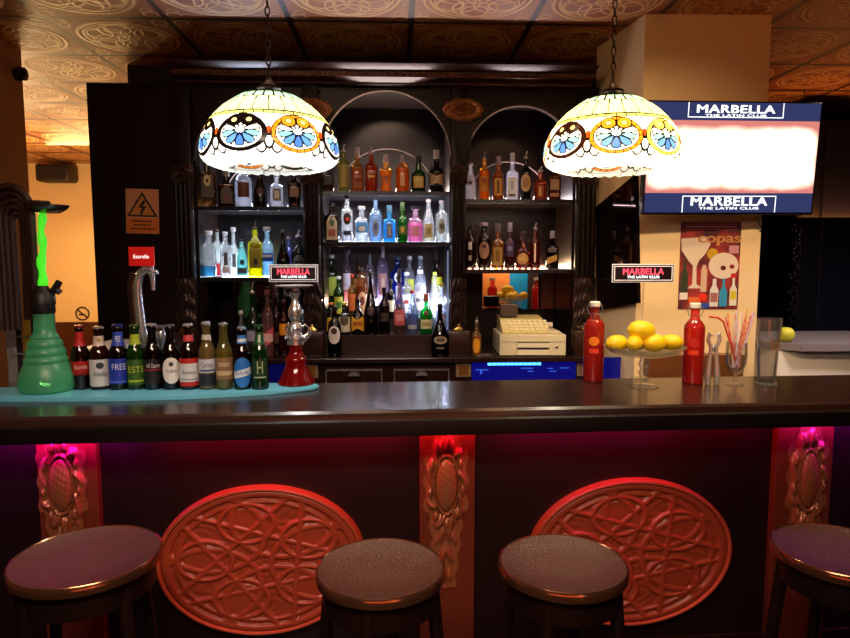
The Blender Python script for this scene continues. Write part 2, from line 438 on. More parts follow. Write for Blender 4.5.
# led strips tucked behind the lip of the top
strip = [(-2.6, -1.55, '#c820ff', 7), (-1.5, -1.05, '#f018e8', 14), (-.95, -.05, '#ff1458', 13), (-.02, .24, '#ff1830', 6), (.3, 1.0, '#ff1c80', 14), (1.03, 1.35, '#ff1030', 6), (1.4, 2.6, '#d828f0', 10)]
for s0, s1, c_, pw in strip:
    mk('led_strip', box(BM(), s0, s1, .125, .135, zb - .008, zb - .001), emis(c_, 4), bar, smooth=False)
    w_pt = O + U * ((s0 + s1) / 2) + V * .125
    arealight('led_strip_light', (w_pt.x, w_pt.y, zb - .012), s1 - s0, pw * (s1 - s0) * .30, c_, (R(35), 0, AL), .02)
# ------------------------------------------------------------------ stools
def stool(cx, yc, zs, rpx, label, rz):
    p = PZ(cx, yc, zs); p.z = 0; r = rpx / F * p.y
    t = thing('bar_stool', label, 'stool', (p.x, p.y, 0), rz, 'bar stools')
    mk('seat', lathe(BM(), [(r * .9, zs - .03), (r * .97, zs - .025), (r * .97, zs - .004), (r * .955, zs - .001), (r * .945, zs - .004), (r * .3, zs - .007), (.001, zs - .007)], 64), SEAT, t, angle=60)
    mk('rim', lathe(BM(), [(r * .96, zs - .028), (r * .995, zs - .026), (r, zs - .016), (r * .995, zs - .004), (r * .975, zs + .001), (r * .958, zs - .002)], 64, cap=False), mat('#9a6a4a', .16, .9), t)
    bm = BM(); lathe(bm, [(r * .80, zs - .031), (r * .9, zs - .031), (r * .89, zs - .10), (r * .80, zs - .10), (r * .80, zs - .031)], 48, cap=False)
    mk('apron', bm, DW, t)
    for k in range(4):
        a = PI / 4 + k * PI / 2; bm = BM()
        tp = Vector((math.cos(a) * r * .80, math.sin(a) * r * .80, zs - .035)); bt = Vector((math.cos(a) * r * 1.18, math.sin(a) * r * 1.18, 0))
        tube(bm, [tp.lerp(bt, s) for s in (0, .3, .6, 1)], [.019, .018, .016, .013], 10)
        mk('leg', bm, DW, t)
    rr = r * (.80 + .38 * .62)
    mk('foot_ring', tube(BM(), [(rr * math.cos(i * PI / 20), rr * math.sin(i * PI / 20), zs * .36) for i in range(40)], .009, 8, True), mat('#77503c', .3, .8), t)
SEAT = mat('#5c3e30', .36, .15, bump=.5, bscale=110, var=.35)
stool(87, 554, .78, 72, 'bar stool furthest left, its top tinged purple, before the left pilaster', .2)
stool(380.5, 566, .78, 67.5, 'bar stool with scuffed brown round top between left medallion and centre pilaster', .6)
stool(562.5, 561, .78, 67.5, 'bar stool overlapping the left side of the right oval medallion', .3)
stool(842, 549, .78, 69, 'bar stool cut by the right edge, below the right pilaster', .5)
# ------------------------------------------------------------------ hanging lamps
def lamp_mesh(RC, tintpow=1):
    prof = [(10, 90.5), (18, 91.3), (27, 93.5), (36, 98), (47, 107), (57, 117), (64, 127), (69, 138), (71, 148), (70.5, 155), (68, 161), (62, 167), (52, 171.5), (42, 174.5)]
    K = 2.3 / F; NT, NV = 720, 170
    Rm = [.0357, .0643, .0965, .1286, .1679, .2036, .2286, .2450, .2500, .2500, .2429, .2200, .1880, .1560]
    Zm = [.5800, .5745, .5650, .5440, .5159, .4796, .4425, .4000, .3680, .3480, .3290, .3130, .3030, .2970]
    cum = [0]
    for i in range(13): cum.append(cum[-1] + math.hypot(Rm[i + 1] - Rm[i], Zm[i + 1] - Zm[i]))
    ss = np.linspace(0, cum[-1], NV + 1); rr = np.interp(ss, cum, Rm); zz0 = np.interp(ss, cum, Zm)
    rr = np.convolve(np.pad(rr, 4, 'edge'), np.ones(9) / 9, 'valid'); zzs = np.convolve(np.pad(zz0, 4, 'edge'), np.ones(9) / 9, 'valid')
    yy = 256 - F * zzs / (2.3 - rr); yy = np.maximum.accumulate(yy); yy = yy - 2 - (yy - 113) * .03
    bm = BM(); cl = bm.loops.layers.color.new('glass'); rings = []
    scal = 28
    for i in range(NV + 1):
        w = max(0, (yy[i] - 150) / 25); ring = []
        for j in range(NT):
            a = 2 * PI * j / NT; sc = abs(math.sin(a * scal / 2)) 
            r = rr[i] * (1 + .035 * w * (sc - .5)); z = zzs[i] - .297 + (.016 * (1 - sc) * max(0, (yy[i] - 158) / 10))
            ring.append(bm.verts.new((r * math.sin(a), -r * math.cos(a), z)))
        rings.append(ring)
    cache = {}
    LEAD = (.008, .006, .005); WH = (1, .98, .93); CR = (.80, .82, .52); 
    def colour(ad, y, r):
        u = (ad - 0) % 45 - 22.5; idx = int(((ad) % 360) // 45)      # medallion centred u=0
        px = r * R(1)     # pixels per degree on surface
        if y < 91.8: return LEAD
        if y < 96.5:
            if abs(y - 96.2) < .35 or abs(y - 92.2) < .3: return LEAD
            return LEAD if abs((ad % 15) - 7.5) < 1.3 else (.55, .72, .55)
        if y < 110:
            if y > 109: return LEAD
            d = abs((ad + 7.5) % 15 - 7.5) * px
            return LEAD if d < .6 else CR
        if y < 113.2:
            if y > 112.4: return LEAD
            return LEAD if abs((ad % 9) - 4.5) * px < .35 else (.80, .78, .38)
        A = u / 21.5; B_ = (y - 131.5) / 18.5; rho = math.hypot(A, B_)
        ringc = RC[idx]
        # heart curls
        for s_ in (-1, 1):
            d = math.hypot(A - s_ * .30, B_ + .66)
            if .11 < d < .30: return LEAD if abs(d - .11) < .03 or abs(d - .29) < .03 else ringc
            if d <= .11: return (.9, .75, .45)
            if d < .33 and rho < .85: return LEAD
        if .80 < rho < 1.0:
            if rho < .835 or rho > .965: return LEAD
            an = math.degrees(math.atan2(B_, A)) % 18
            return LEAD if an < 2.2 else ringc
        if rho <= .80:
            ox, oy = A, B_ + .12
            q = math.hypot(ox, oy); an = math.degrees(math.atan2(ox, oy))      # 0 = down
            k = round(an / 36.0); off = an - 36 * k
            Rp = .80 if abs(k) <= 1 else (.72 if abs(k) <= 3 else .46)
            lim = 17.5 * math.sqrt(max(0, 1 - (q / Rp - .62) ** 2 / .16)) if q / Rp > .62 else 17.5 * min(1, q / Rp / .62 + .25)
            if q < Rp * 1.04:
                if q > .16 and lim - 1.8 / q < abs(off) <= lim + 1.6 / q: return LEAD
                if abs(off) < lim:
                    if k == 0: return (.24, .40, .72)
                    if abs(k) == 1: return (.32, .50, .78)
                    if abs(k) == 2: return (.46, .72, .78)
                    return WH
            if abs(q - Rp) < .02 and abs(off) < 16: return LEAD
            return (.93, .90, .84)
        if y < 152:
            # wedges between medallions: small petal and amber drop
            e = 22.5 - abs(u)
            d1 = math.hypot(e / 3.2, (y - 140) / 6.5)
            if abs(d1 - 1) < .2: return LEAD
            d0 = math.hypot(e / 1.8, (y - 129) / 3)
            if d0 < 1: return (.75, .25, .06)
            if d0 < 1.3: return LEAD
            d2 = math.hypot((e - 6) / 3.5, (y - 146) / 5)
            if abs(d2 - 1) < .17 and rho > 1.02: return LEAD
            return (.92, .90, .88)
        if abs(y - 152.2) < .35: return (.5, .5, .5)
        d = abs(u) * px
        base = (.93, .97, .96)
        if abs(math.hypot(u / 15, (y - 150) / 20) - 1) < .03: return (.35, .35, .36)
        if abs((ad * scal / 360) % 1 - .0) < .02 and y > 166: return (.4, .4, .4)
        return base
    for i in range(NV):
        for j in range(NT):
            k = (j + 1) % NT
            f = bm.faces.new((rings[i][j], rings[i + 1][j], rings[i + 1][k], rings[i][k])); f.smooth = True
            c = colour((j + .5) * 360 / NT, (yy[i] + yy[i + 1]) / 2, max(rr[i] / K, 8)) + (1,)
            for lp in f.loops: lp[cl] = c
    return bm, K
def shade_mat():
    m, n, l = newmat('stained_glass'); o = n.new('ShaderNodeOutputMaterial'); ca = n.new('ShaderNodeVertexColor'); ca.layer_name = 'glass'
    t = n.new('ShaderNodeBsdfTranslucent'); d = n.new('ShaderNodeBsdfDiffuse'); g = n.new('ShaderNodeBsdfGlossy'); g.inputs['Roughness'].default_value = .2
    l.new(ca.outputs[0], t.inputs[0]); l.new(ca.outputs[0], d.inputs[0])
    a_ = n.new('ShaderNodeMixShader'); a_.inputs[0].default_value = .25; l.new(t.outputs[0], a_.inputs[1]); l.new(d.outputs[0], a_.inputs[2])
    b_ = n.new('ShaderNodeMixShader'); b_.inputs[0].default_value = .04; l.new(a_.outputs[0], b_.inputs[1]); l.new(g.outputs[0], b_.inputs[2])
    l.new(b_.outputs[0], o.inputs[0]); return m
BK_, AMB, BRW, YEL = (.04, .018, .010), (.90, .48, .08), (.16, .05, .015), (.95, .78, .30)
SM = shade_mat(); LM = []
for RC in ([AMB, BK_, AMB, BK_, AMB, BK_, BK_, BK_], [AMB, YEL, AMB, BRW, AMB, BRW, AMB, BRW]):
    lbm, KL = lamp_mesh(RC); lme = bpy.data.meshes.new('lamp_shade'); lbm.to_mesh(lme); lbm.free(); lme.materials.append(SM); LM.append(lme)
darkmetal = mat('#2a1c14', .35, .8)
def hang_lamp(px, Y, ybase, rot, label, power, col):
    p = P(px, 256, Y); p.z = CAMZ + (.297 / 2.3) * Y; lme = LM[0 if px < 400 else 1]; t = thing('pendant_lamp', label, 'lamp', (p.x, Y, p.z), 0, 'stained glass pendant lamps')
    s = bpy.data.objects.new('lamp_shade', lme); COL.objects.link(s); s.parent = t; s.rotation_euler = (0, 0, rot)
    sc = Y / 2.3; s.scale = (sc * .95,) * 3
    zt = .283 * sc
    mk('lamp_cap', lathe(BM(), [(.04, zt - .006), (.042, zt), (.03, zt + .006), (.018, zt + .012), (.008, zt + .03), (.006, zt + .05), (.002, zt + .055)], 24), darkmetal, t)
    bm = BM(); z = zt + .045; k = 0
    while p.z + z < CEIL - .03:
        L, W = .017, .008; pts = []
        for i in range(14):
            a = 2 * PI * i / 14; x = W * math.cos(a); zz = L * math.sin(a) 
            pts.append((x if k % 2 else 0, 0 if k % 2 else x, z + L * .9 + zz))
        tube(bm, pts, .0024, 6, True); z += L * 1.62; k += 1
    lathe(bm, [(.002, CEIL - p.z - .05), (.01, CEIL - p.z - .045), (.012, CEIL - p.z - .02), (.04, CEIL - p.z - .012), (.045, CEIL - p.z - .001)], 20)
    mk('chain', bm, darkmetal, t)
    mk('socket', lathe(BM(), [(.018, .17), (.02, .175), (.02, .262), (.012, .30)], 16), darkmetal, t)
    li = pointlight('lamp_bulb_light', (0, 0, .10), power, col, .045); li.parent = t
    return t
yl1 = 2.3; 
hang_lamp(273, 2.30, 175, R(10), 'left stained glass pendant lamp with dark and amber rings, above the beer bottles', 9, '#fffaf2')
hang_lamp(608, 2.40, 173.5, R(-37), 'right stained glass pendant lamp with amber rings, beside the television', 14, '#ffeccc')
# ------------------------------------------------------------------ back bar cabinet
YF = 3.62; YBK = 4.05
zfloor = 0
LG = P(385, 335, YF).z     # raised ledge
CT = P(400, 358, 3.45).z   # counter top level
cab = thing('back_bar_cabinet', 'dark carved back bar cabinet with arches, shelves and columns behind the bar', 'cabinet', (0, 0, 0))
XC = lambda px: P(px, 200, YF).x
ZC = lambda py, px=400: P(px, py, YF).z
bays = {'L': (XC(196), XC(303)), 'C': (XC(322), XC(450)), 'R': (XC(466), XC(574))}
ztop = P(400, 86, YF).z
x_l, x_r = XC(176), XC(596)
bm = BM()
box(bm, cabL, x_r, YBK, YBK + .05, 0, ztop)                       # back board
box(bm, cabL, cabL + .03, YF, YBK, CT, ztop); box(bm, x_r - .03, x_r, YF, YBK, CT, ztop)
box(bm, cabL + .03, XC(190) - .0, YF + .0, YF + .03, CT, ztop)      # plain left panel
for xx in (XC(303), XC(322) - .03, XC(450), XC(466) - .03, bays['L'][0] - .03, bays['R'][1]):
    box(bm, xx, xx + .03, YF + .03, YBK, CT, ztop)
box(bm, cabL + .03, x_r - .03, YF, YBK, ztop - .03, ztop)
mk('carcass', bm, DW, cab, smooth=False)
backp = mat('#3a302f', .3, .3)
for k, (xa, xb) in bays.items():
    mk('back_panel', box(BM(), xa, xb - .0, YBK - .012, YBK - .001, ZC(276 if k == 'L' else 269 if k == 'R' else 335), ztop - .03), mat('#1e191c', .22, .3) if k != 'R' else mat('#1a1110', .22, .3), cab, smooth=False)
# mirrors under the side shelves
mir = mat('#c8b8b0', .02, 1)
mx0, mx1 = P(482, 290, YBK).x, P(553, 290, YBK).x
mk('mirror', box(BM(), mx0, mx1, YBK - .02, YBK - .013, P(500, 309, YBK).z, ZC(270)), mir, cab, smooth=False)
mx0, mx1 = P(234, 290, YBK).x, P(296, 290, YBK).x
mk('mirror', box(BM(), mx0, mx1, YBK - .02, YBK - .013, P(260, 330, YBK).z, ZC(280)), mat('#8f7a72', .05, 1), cab, smooth=False)
# arched face panels with bright edge mouldings
linem = mat('#75655e', .3, .9)
def arch(xa, xb, ztop_, apex_y, cxp):
    zc = ZC(apex_y, cxp); r = (xb - xa) / 2; cx = (xa + xb) / 2; zs = zc - r; N = 32
    bm = BM(); y0, y1 = YF, YF + .03
    for i in range(N):
        a0, a1 = PI * i / N, PI * (i + 1) / N
        p0, p1 = (cx + r * math.cos(a0), zs + r * math.sin(a0)), (cx + r * math.cos(a1), zs + r * math.sin(a1))
        prism(bm, [p0, p1, (p1[0], ztop_), (p0[0], ztop_)], y0, y1, 'y')
    bmesh.ops.remove_doubles(bm, verts=bm.verts[:], dist=1e-5)
    pn = mk('arch_panel', bm, DW, cab, smooth=False)
    e = mk('arch_moulding', tube(BM(), [(cx + r * math.cos(PI * i / 40), YF - .004, zs + r * math.sin(PI * i / 40)) for i in range(41)], .0045, 6), linem, cab)
    r2 = r * .80
    zi = zc - .245; ys = YBK - .03; cc = cx
    mk('arch_reflection_tube', tube(BM(), [(cc + r2 * math.cos(PI * i / 40), ys, zi - r2 * .9 + r2 * .9 * math.sin(PI * i / 40)) for i in range(3, 38)], .004, 6), linem, cab)  # tube standing in for the arch's reflection in the back
arch(*bays['L'], ztop, 106, 250); arch(*bays['C'], ztop, 91, 385); arch(*bays['R'], ztop, 106, 520)
# columns
silver = mat('#8d7f78', .25, .9)
def column(xa, xb):
    w = xb - xa; cx = (xa + xb) / 2; root = None
    bm = BM(); z0, z1 = LG + .02 if False else P(400, 276, YF).z, P(400, 172, YF).z
    box(bm, xa, xb, YF - .03, YF - .0005, CT, ztop, .002)
    for k in range(4):
        x = xa + w * (k + .5) / 4
        lathe(bm, [(w * .10, z0), (w * .11, z0 + .02), (w * .11, z1 - .02), (w * .10, z1)], 10, (x, YF - .032, 0))
    root = mk('column', bm, DW, cab)
    def cap(u, v):
        h = .006 + .016 * max(0, 1 - u * u) * (.6 + .4 * math.cos(v * 9 + abs(u) * 5))
        for s_ in (-.55, .55): 
            d = math.hypot(u - s_, v - .55); h = max(h, .022 * max(0, 1 - (d / .42) ** 2) * (.7 + .3 * math.cos(d * 22)))
        return h + .005 * math.cos(u * 16) * (v < .2)
    c = mk('capital', relief(cap, w * 1.25, .10, 36, 30), mat('#3a2218', .3, .4), root); c.location = (cx, YF - .031, P(400, 176, YF).z)
    def brk(u, v):
        return .01 + .03 * (0.5 + .5 * v) * max(0, 1 - u * u * .8) + .009 * math.sin(10 * v + 7 * abs(u)) * math.cos(5 * u)
    c = mk('carved_bracket', relief(brk, w * 1.15, P(400, 278, YF).z - P(400, 328, YF).z, 30, 60), mat('#4a3a36', .2, .7), root); c.location = (cx, YF - .031, P(400, 303, YF).z)
    bm = box(BM(), xa - .02, xb + .02, YF - .14, YF - .031, CT + .001, P(400, 331, YF - .1).z, .004)
    pd = mk('pedestal', bm, wood('#251511', '#3a231b', .25, (2, 30, 30)), root)
    f = mk('finial', lathe(BM(), [(.028, 0), (.03, .004), (.024, .012), (.012, .018), (.008, .024), (.0095, .03), (.001, .036)], 20, (cx, YF - .085, P(400, 331, YF - .1).z + .0005)), brass, root)
for xa, xb in ((XC(176), XC(194)), (XC(304), XC(320)), (XC(451), XC(465)), (XC(575), XC(594))): column(xa, xb)
# spandrel rosettes
def ros(u, v):
    r = math.hypot(u, v); th = math.atan2(v, u)
    return .004 + .016 * max(0, 1 - r ** 3) * (.6 + .4 * math.cos(r * 16)) + .005 * math.cos(12 * th) * (1 - r) 
def fan(u, v):
    return .003 + .004 * (math.cos(u * 26 / (1.15 + v)) > 0) * 1.0
for cxp, cyp in ((462.5, 111), (312, 111)):
    q = P(cxp, cyp, YF)
    rs_ = mk('rosette', relief(ros, .235, .13, 60, 40, keep=lambda u, v: math.hypot(u, v) < .97 + .03 * math.cos(10 * math.atan2(v, u))), mat('#8a5a30', .35, .45), cab); rs_.location = (q.x, YF - .033, q.z)
    f_ = mk('fan_carving', relief(fan, .16, .27, 60, 24, keep=lambda u, v: abs(u) < .42 + .5 * (v + 1) / 2 * (v + 1) / 2), DW, cab); f_.location = (q.x, YF - .032, P(cxp, 147, YF).z)
# cornice
zc1 = P(400, 64, 3.44).z; zc0 = ztop - .005
xcl, xcr = P(168, 75, 3.46).x, P(597, 75, 3.46).x
hh = zc1 - zc0; bm = BM()
prism(bm, [(YF - .02, zc0), (YF - .05, zc0), (YF - .055, zc0 + hh * .12), (YF - .10, zc0 + hh * .3), (YF - .115, zc0 + hh * .34), (YF - .115, zc0 + hh * .42), (YF - .12, zc0 + hh * .70), (YF - .16, zc0 + hh * .76), (YF - .19, zc0 + hh * .92), (YF - .20, zc1), (YF - .02, zc1)], xcl, xcr, 'x')
box(bm, xcl, xcr, YF - .02, YF + .06, zc0, zc1)
cn = mk('cornice', bm, wood('#2a120b', '#42200f', .42, (2, 30, 30)), cab, angle=20)
bm = BM(); nd = 60
for k in range(nd):
    x = xcl + (k + .5) * (xcr - xcl) / nd; wv = (xcr - xcl) / nd
    r = bmesh.ops.create_icosphere(bm, subdivisions=1, radius=1)
    bmesh.ops.scale(bm, vec=(wv * (.42 if k % 3 else .28), .010, hh * .12), verts=r['verts']); bmesh.ops.translate(bm, vec=(x, YF - .120, zc0 + hh * .56), verts=r['verts'])
mk('carved_band', bm, mat('#6a3a20', .3, .4), cn)
mk('edge_line', tube(BM(), [(xcl, YF - .117, zc0 + hh * .36), (xcr, YF - .117, zc0 + hh * .36)], .004, 6), mat('#8a4a2c', .2, .7), cn)
# shelves
SH = {}
def shelf(key, bay, ybase, ypx, led, es):
    xa, xb = bays[bay]; z = P(ypx, ybase, 3.70).z; SH[key] = z
    bm = box(BM(), xa + .001, xb - .001, YF + .032, YBK - .013, z - .022, z, .001)
    s = mk('shelf', bm, mat('#1c1618', .18, .2), cab, smooth=False)
    mk('shelf_edge', box(BM(), xa + .002, xb - .002, YF + .022, YF + .031, z - .024, z - .002, .001), mat('#2a2830', .25, .5), s, smooth=False)
    mk('led_strip', box(BM(), xa + .02, xb - .02, YBK - .035, YBK - .016, z + .001, z + .010), emis(led, es), s, smooth=False)
    # the strip's own diffuse glow as a long area light just above it
    arealight('shelf_led_light', ((xa + xb) / 2, YBK - .026, z + .013), xb - xa - .05, LEDP[key] * 1.2, led, (PI - R(15), 0, 0), .02)
    arealight('shelf_led_light', ((xa + xb) / 2, YBK - .040, z + .010), xb - xa - .05, LEDP[key] * (3.2 if key[1] == '2' else 3.4), led, (-R(125), 0, 0), .012)
    if key[1] == '1' or key == 'C2':
        arealight('under_shelf_light', ((xa + xb) / 2, YF + .045, z - .026), xb - xa - .05, LEDP[key] * (.5 if key != 'C2' else 1.0), led, (-R(5), 0, 0), .012)
LEDP = {'L1': 2.4, 'C1': 2.4, 'R1': 1.8, 'L2': 3.6, 'C2': 3.4, 'R2': 1.5}
shelf('L1', 'L', 207, 250, '#dfe8ff', 2); shelf('C1', 'C', 192, 385, '#ffe8e0', 2); shelf('R1', 'R', 200, 520, '#ffe8f0', 2)
shelf('L2', 'L', 277, 250, '#dff0ff', 3); shelf('C2', 'C', 242, 385, '#e6ecff', 3); shelf('R2', 'R', 269, 520, '#ffd0a0', 3)
# glass-lit front lip lamps for right lower shelf
xa, xb = bays['R']
bm = BM()
for i in range(14): box(bm, xa + .02 + i * .034, xa + .036 + i * .034, YF + .034, YF + .042, SH['R2'] + .0005, SH['R2'] + .006)
mk('shelf_led_dots', bm, emis('#ffd9b0', 5), cab, smooth=False)
# riser ledge and tiered steps in the centre bay
xa, xb = bays['C']
mk('ledge', box(BM(), XC(322), XC(450), YF - .03, YBK - .013, CT + .001, LG), wood('#2a1b18', '#3c2a25', .3, (2, 30, 30)), cab, smooth=False)
S1, S2 = LG + .075, LG + .15
mk('bottle_step', box(BM(), xa + .002, xb - .002, YF + .14, YBK - .013, LG + .001, S1), mat('#26201f', .2), cab, smooth=False)
mk('bottle_step', box(BM(), xa + .002, xb - .002, YF + .27, YBK - .013, S1 + .001, S2), mat('#26201f', .2), cab, smooth=False)
mk('led_strip', box(BM(), xa + .01, xb - .01, YBK - .03, YBK - .014, S2 + .001, S2 + .012), emis('#dfe6ff', 4), cab, smooth=False)
arealight('centre_led_light', ((xa + xb) / 2 + .1, YBK - .03, S2 + .016), (xb - xa) * .7, 14, '#dde6ff', (-R(130), 0, 0), .02)
mk('led_strip', box(BM(), xb - .012, xb - .003, YF + .05, YF + .058, LG + .02, SH['C2'] - .05), emis('#8890b8', .6), cab, smooth=False)  # dim glow standing in for a bluish reflection, not a strip light
arealight('centre_led_light', (xa + .14, YBK - .03, S2 + .016), .24, 4.5, '#ffdca8', (-R(130), 0, 0), .02)
arealight('side_fill_light', (xb - .016, YF + .10, LG + .18), .28, 3, '#d8e4ff', (0, R(90), 0), .02)  # added light for the same bluish side, no lamp of its own
# plinth with drawers
YCF = 3.45
bm = BM(); box(bm, P(60, 360, YCF).x if False else cabL, P(600, 360, YCF).x, YCF, YBK, CT - .03, CT, .006)
mk('counter_slab', bm, wood('#1c1110', '#2f1d18', .2, (2, 30, 30)), cab, angle=20)
bm = BM(); box(bm, cabL, XC(600), YCF + .04, YBK, 0, CT - .031)
mk('base_carcass', bm, DWH, cab, smooth=False)
for xa_, xb_ in ((325, 383), (393, 450), (204, 262)):
    a_, b_ = P(xa_, 370, YCF + .03).x, P(xb_, 370, YCF + .03).x; z1 = P(350, 369, YCF + .03).z; z0 = z1 - .15
    d = mk('drawer', box(BM(), a_, b_, YCF + .022, YCF + .0395, z0, z1, .003), DWH, cab, smooth=False)
    bm = BM(); t_ = .006
    for g in ((a_ + .004, b_ - .004, z1 - .004 - t_, z1 - .004), (a_ + .004, b_ - .004, z0 + .004, z0 + .004 + t_), (a_ + .004, a_ + .004 + t_, z0 + .0105, z1 - .0105), (b_ - .004 - t_, b_ - .004, z0 + .0105, z1 - .0105)):
        box(bm, g[0], g[1], YCF + .017, YCF + .0215, g[2], g[3])
    mk('frame', bm, mat('#a39a98', .3, .8), d, smooth=False)
    cx = (a_ + b_) / 2; zc_ = z1 - .035
    bm = BM()
    pts = [(math.cos(PI * i / 16), math.sin(PI * i / 16)) for i in range(17)]
    prism(bm, [(cx + .032 * p_[0], zc_ + .02 * p_[1]) for p_ in pts], YCF - .002, YCF + .0215, 'y')
    mk('cup_handle', bm, chrome, d, smooth=False)
for xa_, xb_ in ((299, 318), (456, 471), (577, 584)):
    a_, b_ = P(xa_, 370, YCF + .03).x, P(xb_, 370, YCF + .03).x; z1 = P(350, 363.5, YCF + .03).z; z0 = P(350, 378, YCF + .03).z
    d = mk('brass_plaque', box(BM(), a_, b_, YCF + .03, YCF + .0395, z0, z1, .002), mat('#c9b090', .3, .7), cab, smooth=False)
    mk('plaque_panel', box(BM(), a_ + .015, b_ - .015, YCF + .026, YCF + .0295, z0 + .012, z1 - .012), mat('#9a6424', .35, .6), d, smooth=False)
# blue undercounter fridges
def fridge(xa_, xb_, y0, y1, Y, label, dots, es):
    a_, b_ = P(xa_, 370, Y).x, P(xb_, 370, Y).x; z1, z0 = P((xa_ + xb_) / 2, y0, Y).z, .1
    t = thing('bottle_cooler', label, 'fridge', ((a_ + b_) / 2, Y, 0), 0)
    w = b_ - a_
    mk('body', box(BM(), -w / 2, w / 2, 0.0, .012, z0, z1, .003), mat('#0a0c30', .25, emit='#1010b0', es=es), t, smooth=False)
    mk('trim', box(BM(), -w / 2, w / 2, -.006, -.0005, z1 - .006, z1), mat('#3040a0', .3, .5), t, smooth=False)
    if dots:
        bm = BM()
        for i in range(12):
            q0, q1 = P(488 + i * 4.5, 364.5, Y - .01), P(491.6 + i * 4.5, 364.5, Y - .01)
            box(bm, q0.x - (a_ + b_) / 2, q1.x - (a_ + b_) / 2, -.006, -.0005, z1 - .022, z1 - .010)
        mk('indicator_lights', bm, emis('#4ab4ff', 4), t, smooth=False)
        bm = BM()
        for (u0, u1, v0, v1) in ((-.27, -.20, .045, .05), (-.245, -.235, .05, .07), (-.02, .05, .038, .043), (.02, .05, .055, .06), (.13, .16, .04, .044), (.14, .18, .056, .06), (.2, .25, .038, .042)):
            box(bm, u0, u1, -.004, -.0005, z1 - v1, z1 - v0)
        mk('panel_marks', bm, emis('#3a60e0', 1.0), t, smooth=False)
    return t
fridge(472, 576, 361, 0, YCF + .026, 'blue glowing drinks cooler front with row of lights below the cash register', True, .32)
fridge(598, 646, 357, 0, 3.30, 'plain blue glowing cooler front left of the pillar base', False, .25)
fridge(268, 298, 363, 0, YCF + .026, 'small blue cooler front seen behind the red water pipe', False, .1)
# ------------------------------------------------------------------ bottles
def prof_fn(kind):
    T = {
     'spirit': [(.94, 0), (1, .025), (1, .60), (.96, .67), (.80, .73), (.50, .79), (.38, .83), (.35, .97), (.40, .975), (.40, 1)],
     'tall':   [(.94, 0), (1, .02), (1, .68), (.92, .74), (.5, .80), (.40, .84), (.38, 1)],
     'beer':   [(.93, 0), (1, .02), (1, .54), (.95, .60), (.72, .68), (.52, .76), (.46, .84), (.43, .96), (.5, .965), (.5, .99), (.44, 1)],
     'square': [(.96, 0), (1, .02), (1, .66), (.95, .72), (.55, .77), (.36, .80), (.35, 1)],
     'dome':   [(.96, 0), (1, .02), (1, .72), (.96, .80), (.82, .88), (.55, .95), (.3, .985), (.25, 1)],
     'bell':   [(.95, 0), (1, .03), (1, .30), (.92, .42), (.62, .58), (.38, .70), (.28, .80), (.26, 1)],
     'round':  [(.80, 0), (.95, .06), (1, .24), (1, .42), (.88, .56), (.55, .67), (.32, .74), (.30, 1)],
     'squat':  [(.95, 0), (1, .03), (1, .55), (.9, .66), (.6, .72), (.38, .76), (.36, 1)],
     'curvy':  [(.85, 0), (.9, .03), (.72, .25), (.70, .42), (.95, .66), (1, .72), (.8, .78), (.4, .81), (.36, 1)],
     'swing':  [(.95, 0), (1, .015), (1, .74), (.95, .78), (.7, .83), (.50, .86), (.42, .90), (.42, 1)],
     'cone':   [(.95, 0), (1, .02), (1, .48), (.7, .68), (.45, .82), (.36, .9), (.34, 1)],
     'tumbler':[(.85, 0), (.87, .02), (1, 1)],
    }[kind]
    zs = [t[1] for t in T]; rs = [t[0] for t in T]
    return T, (lambda z: float(np.interp(z, zs, rs)))
SQ = {'square': 5}
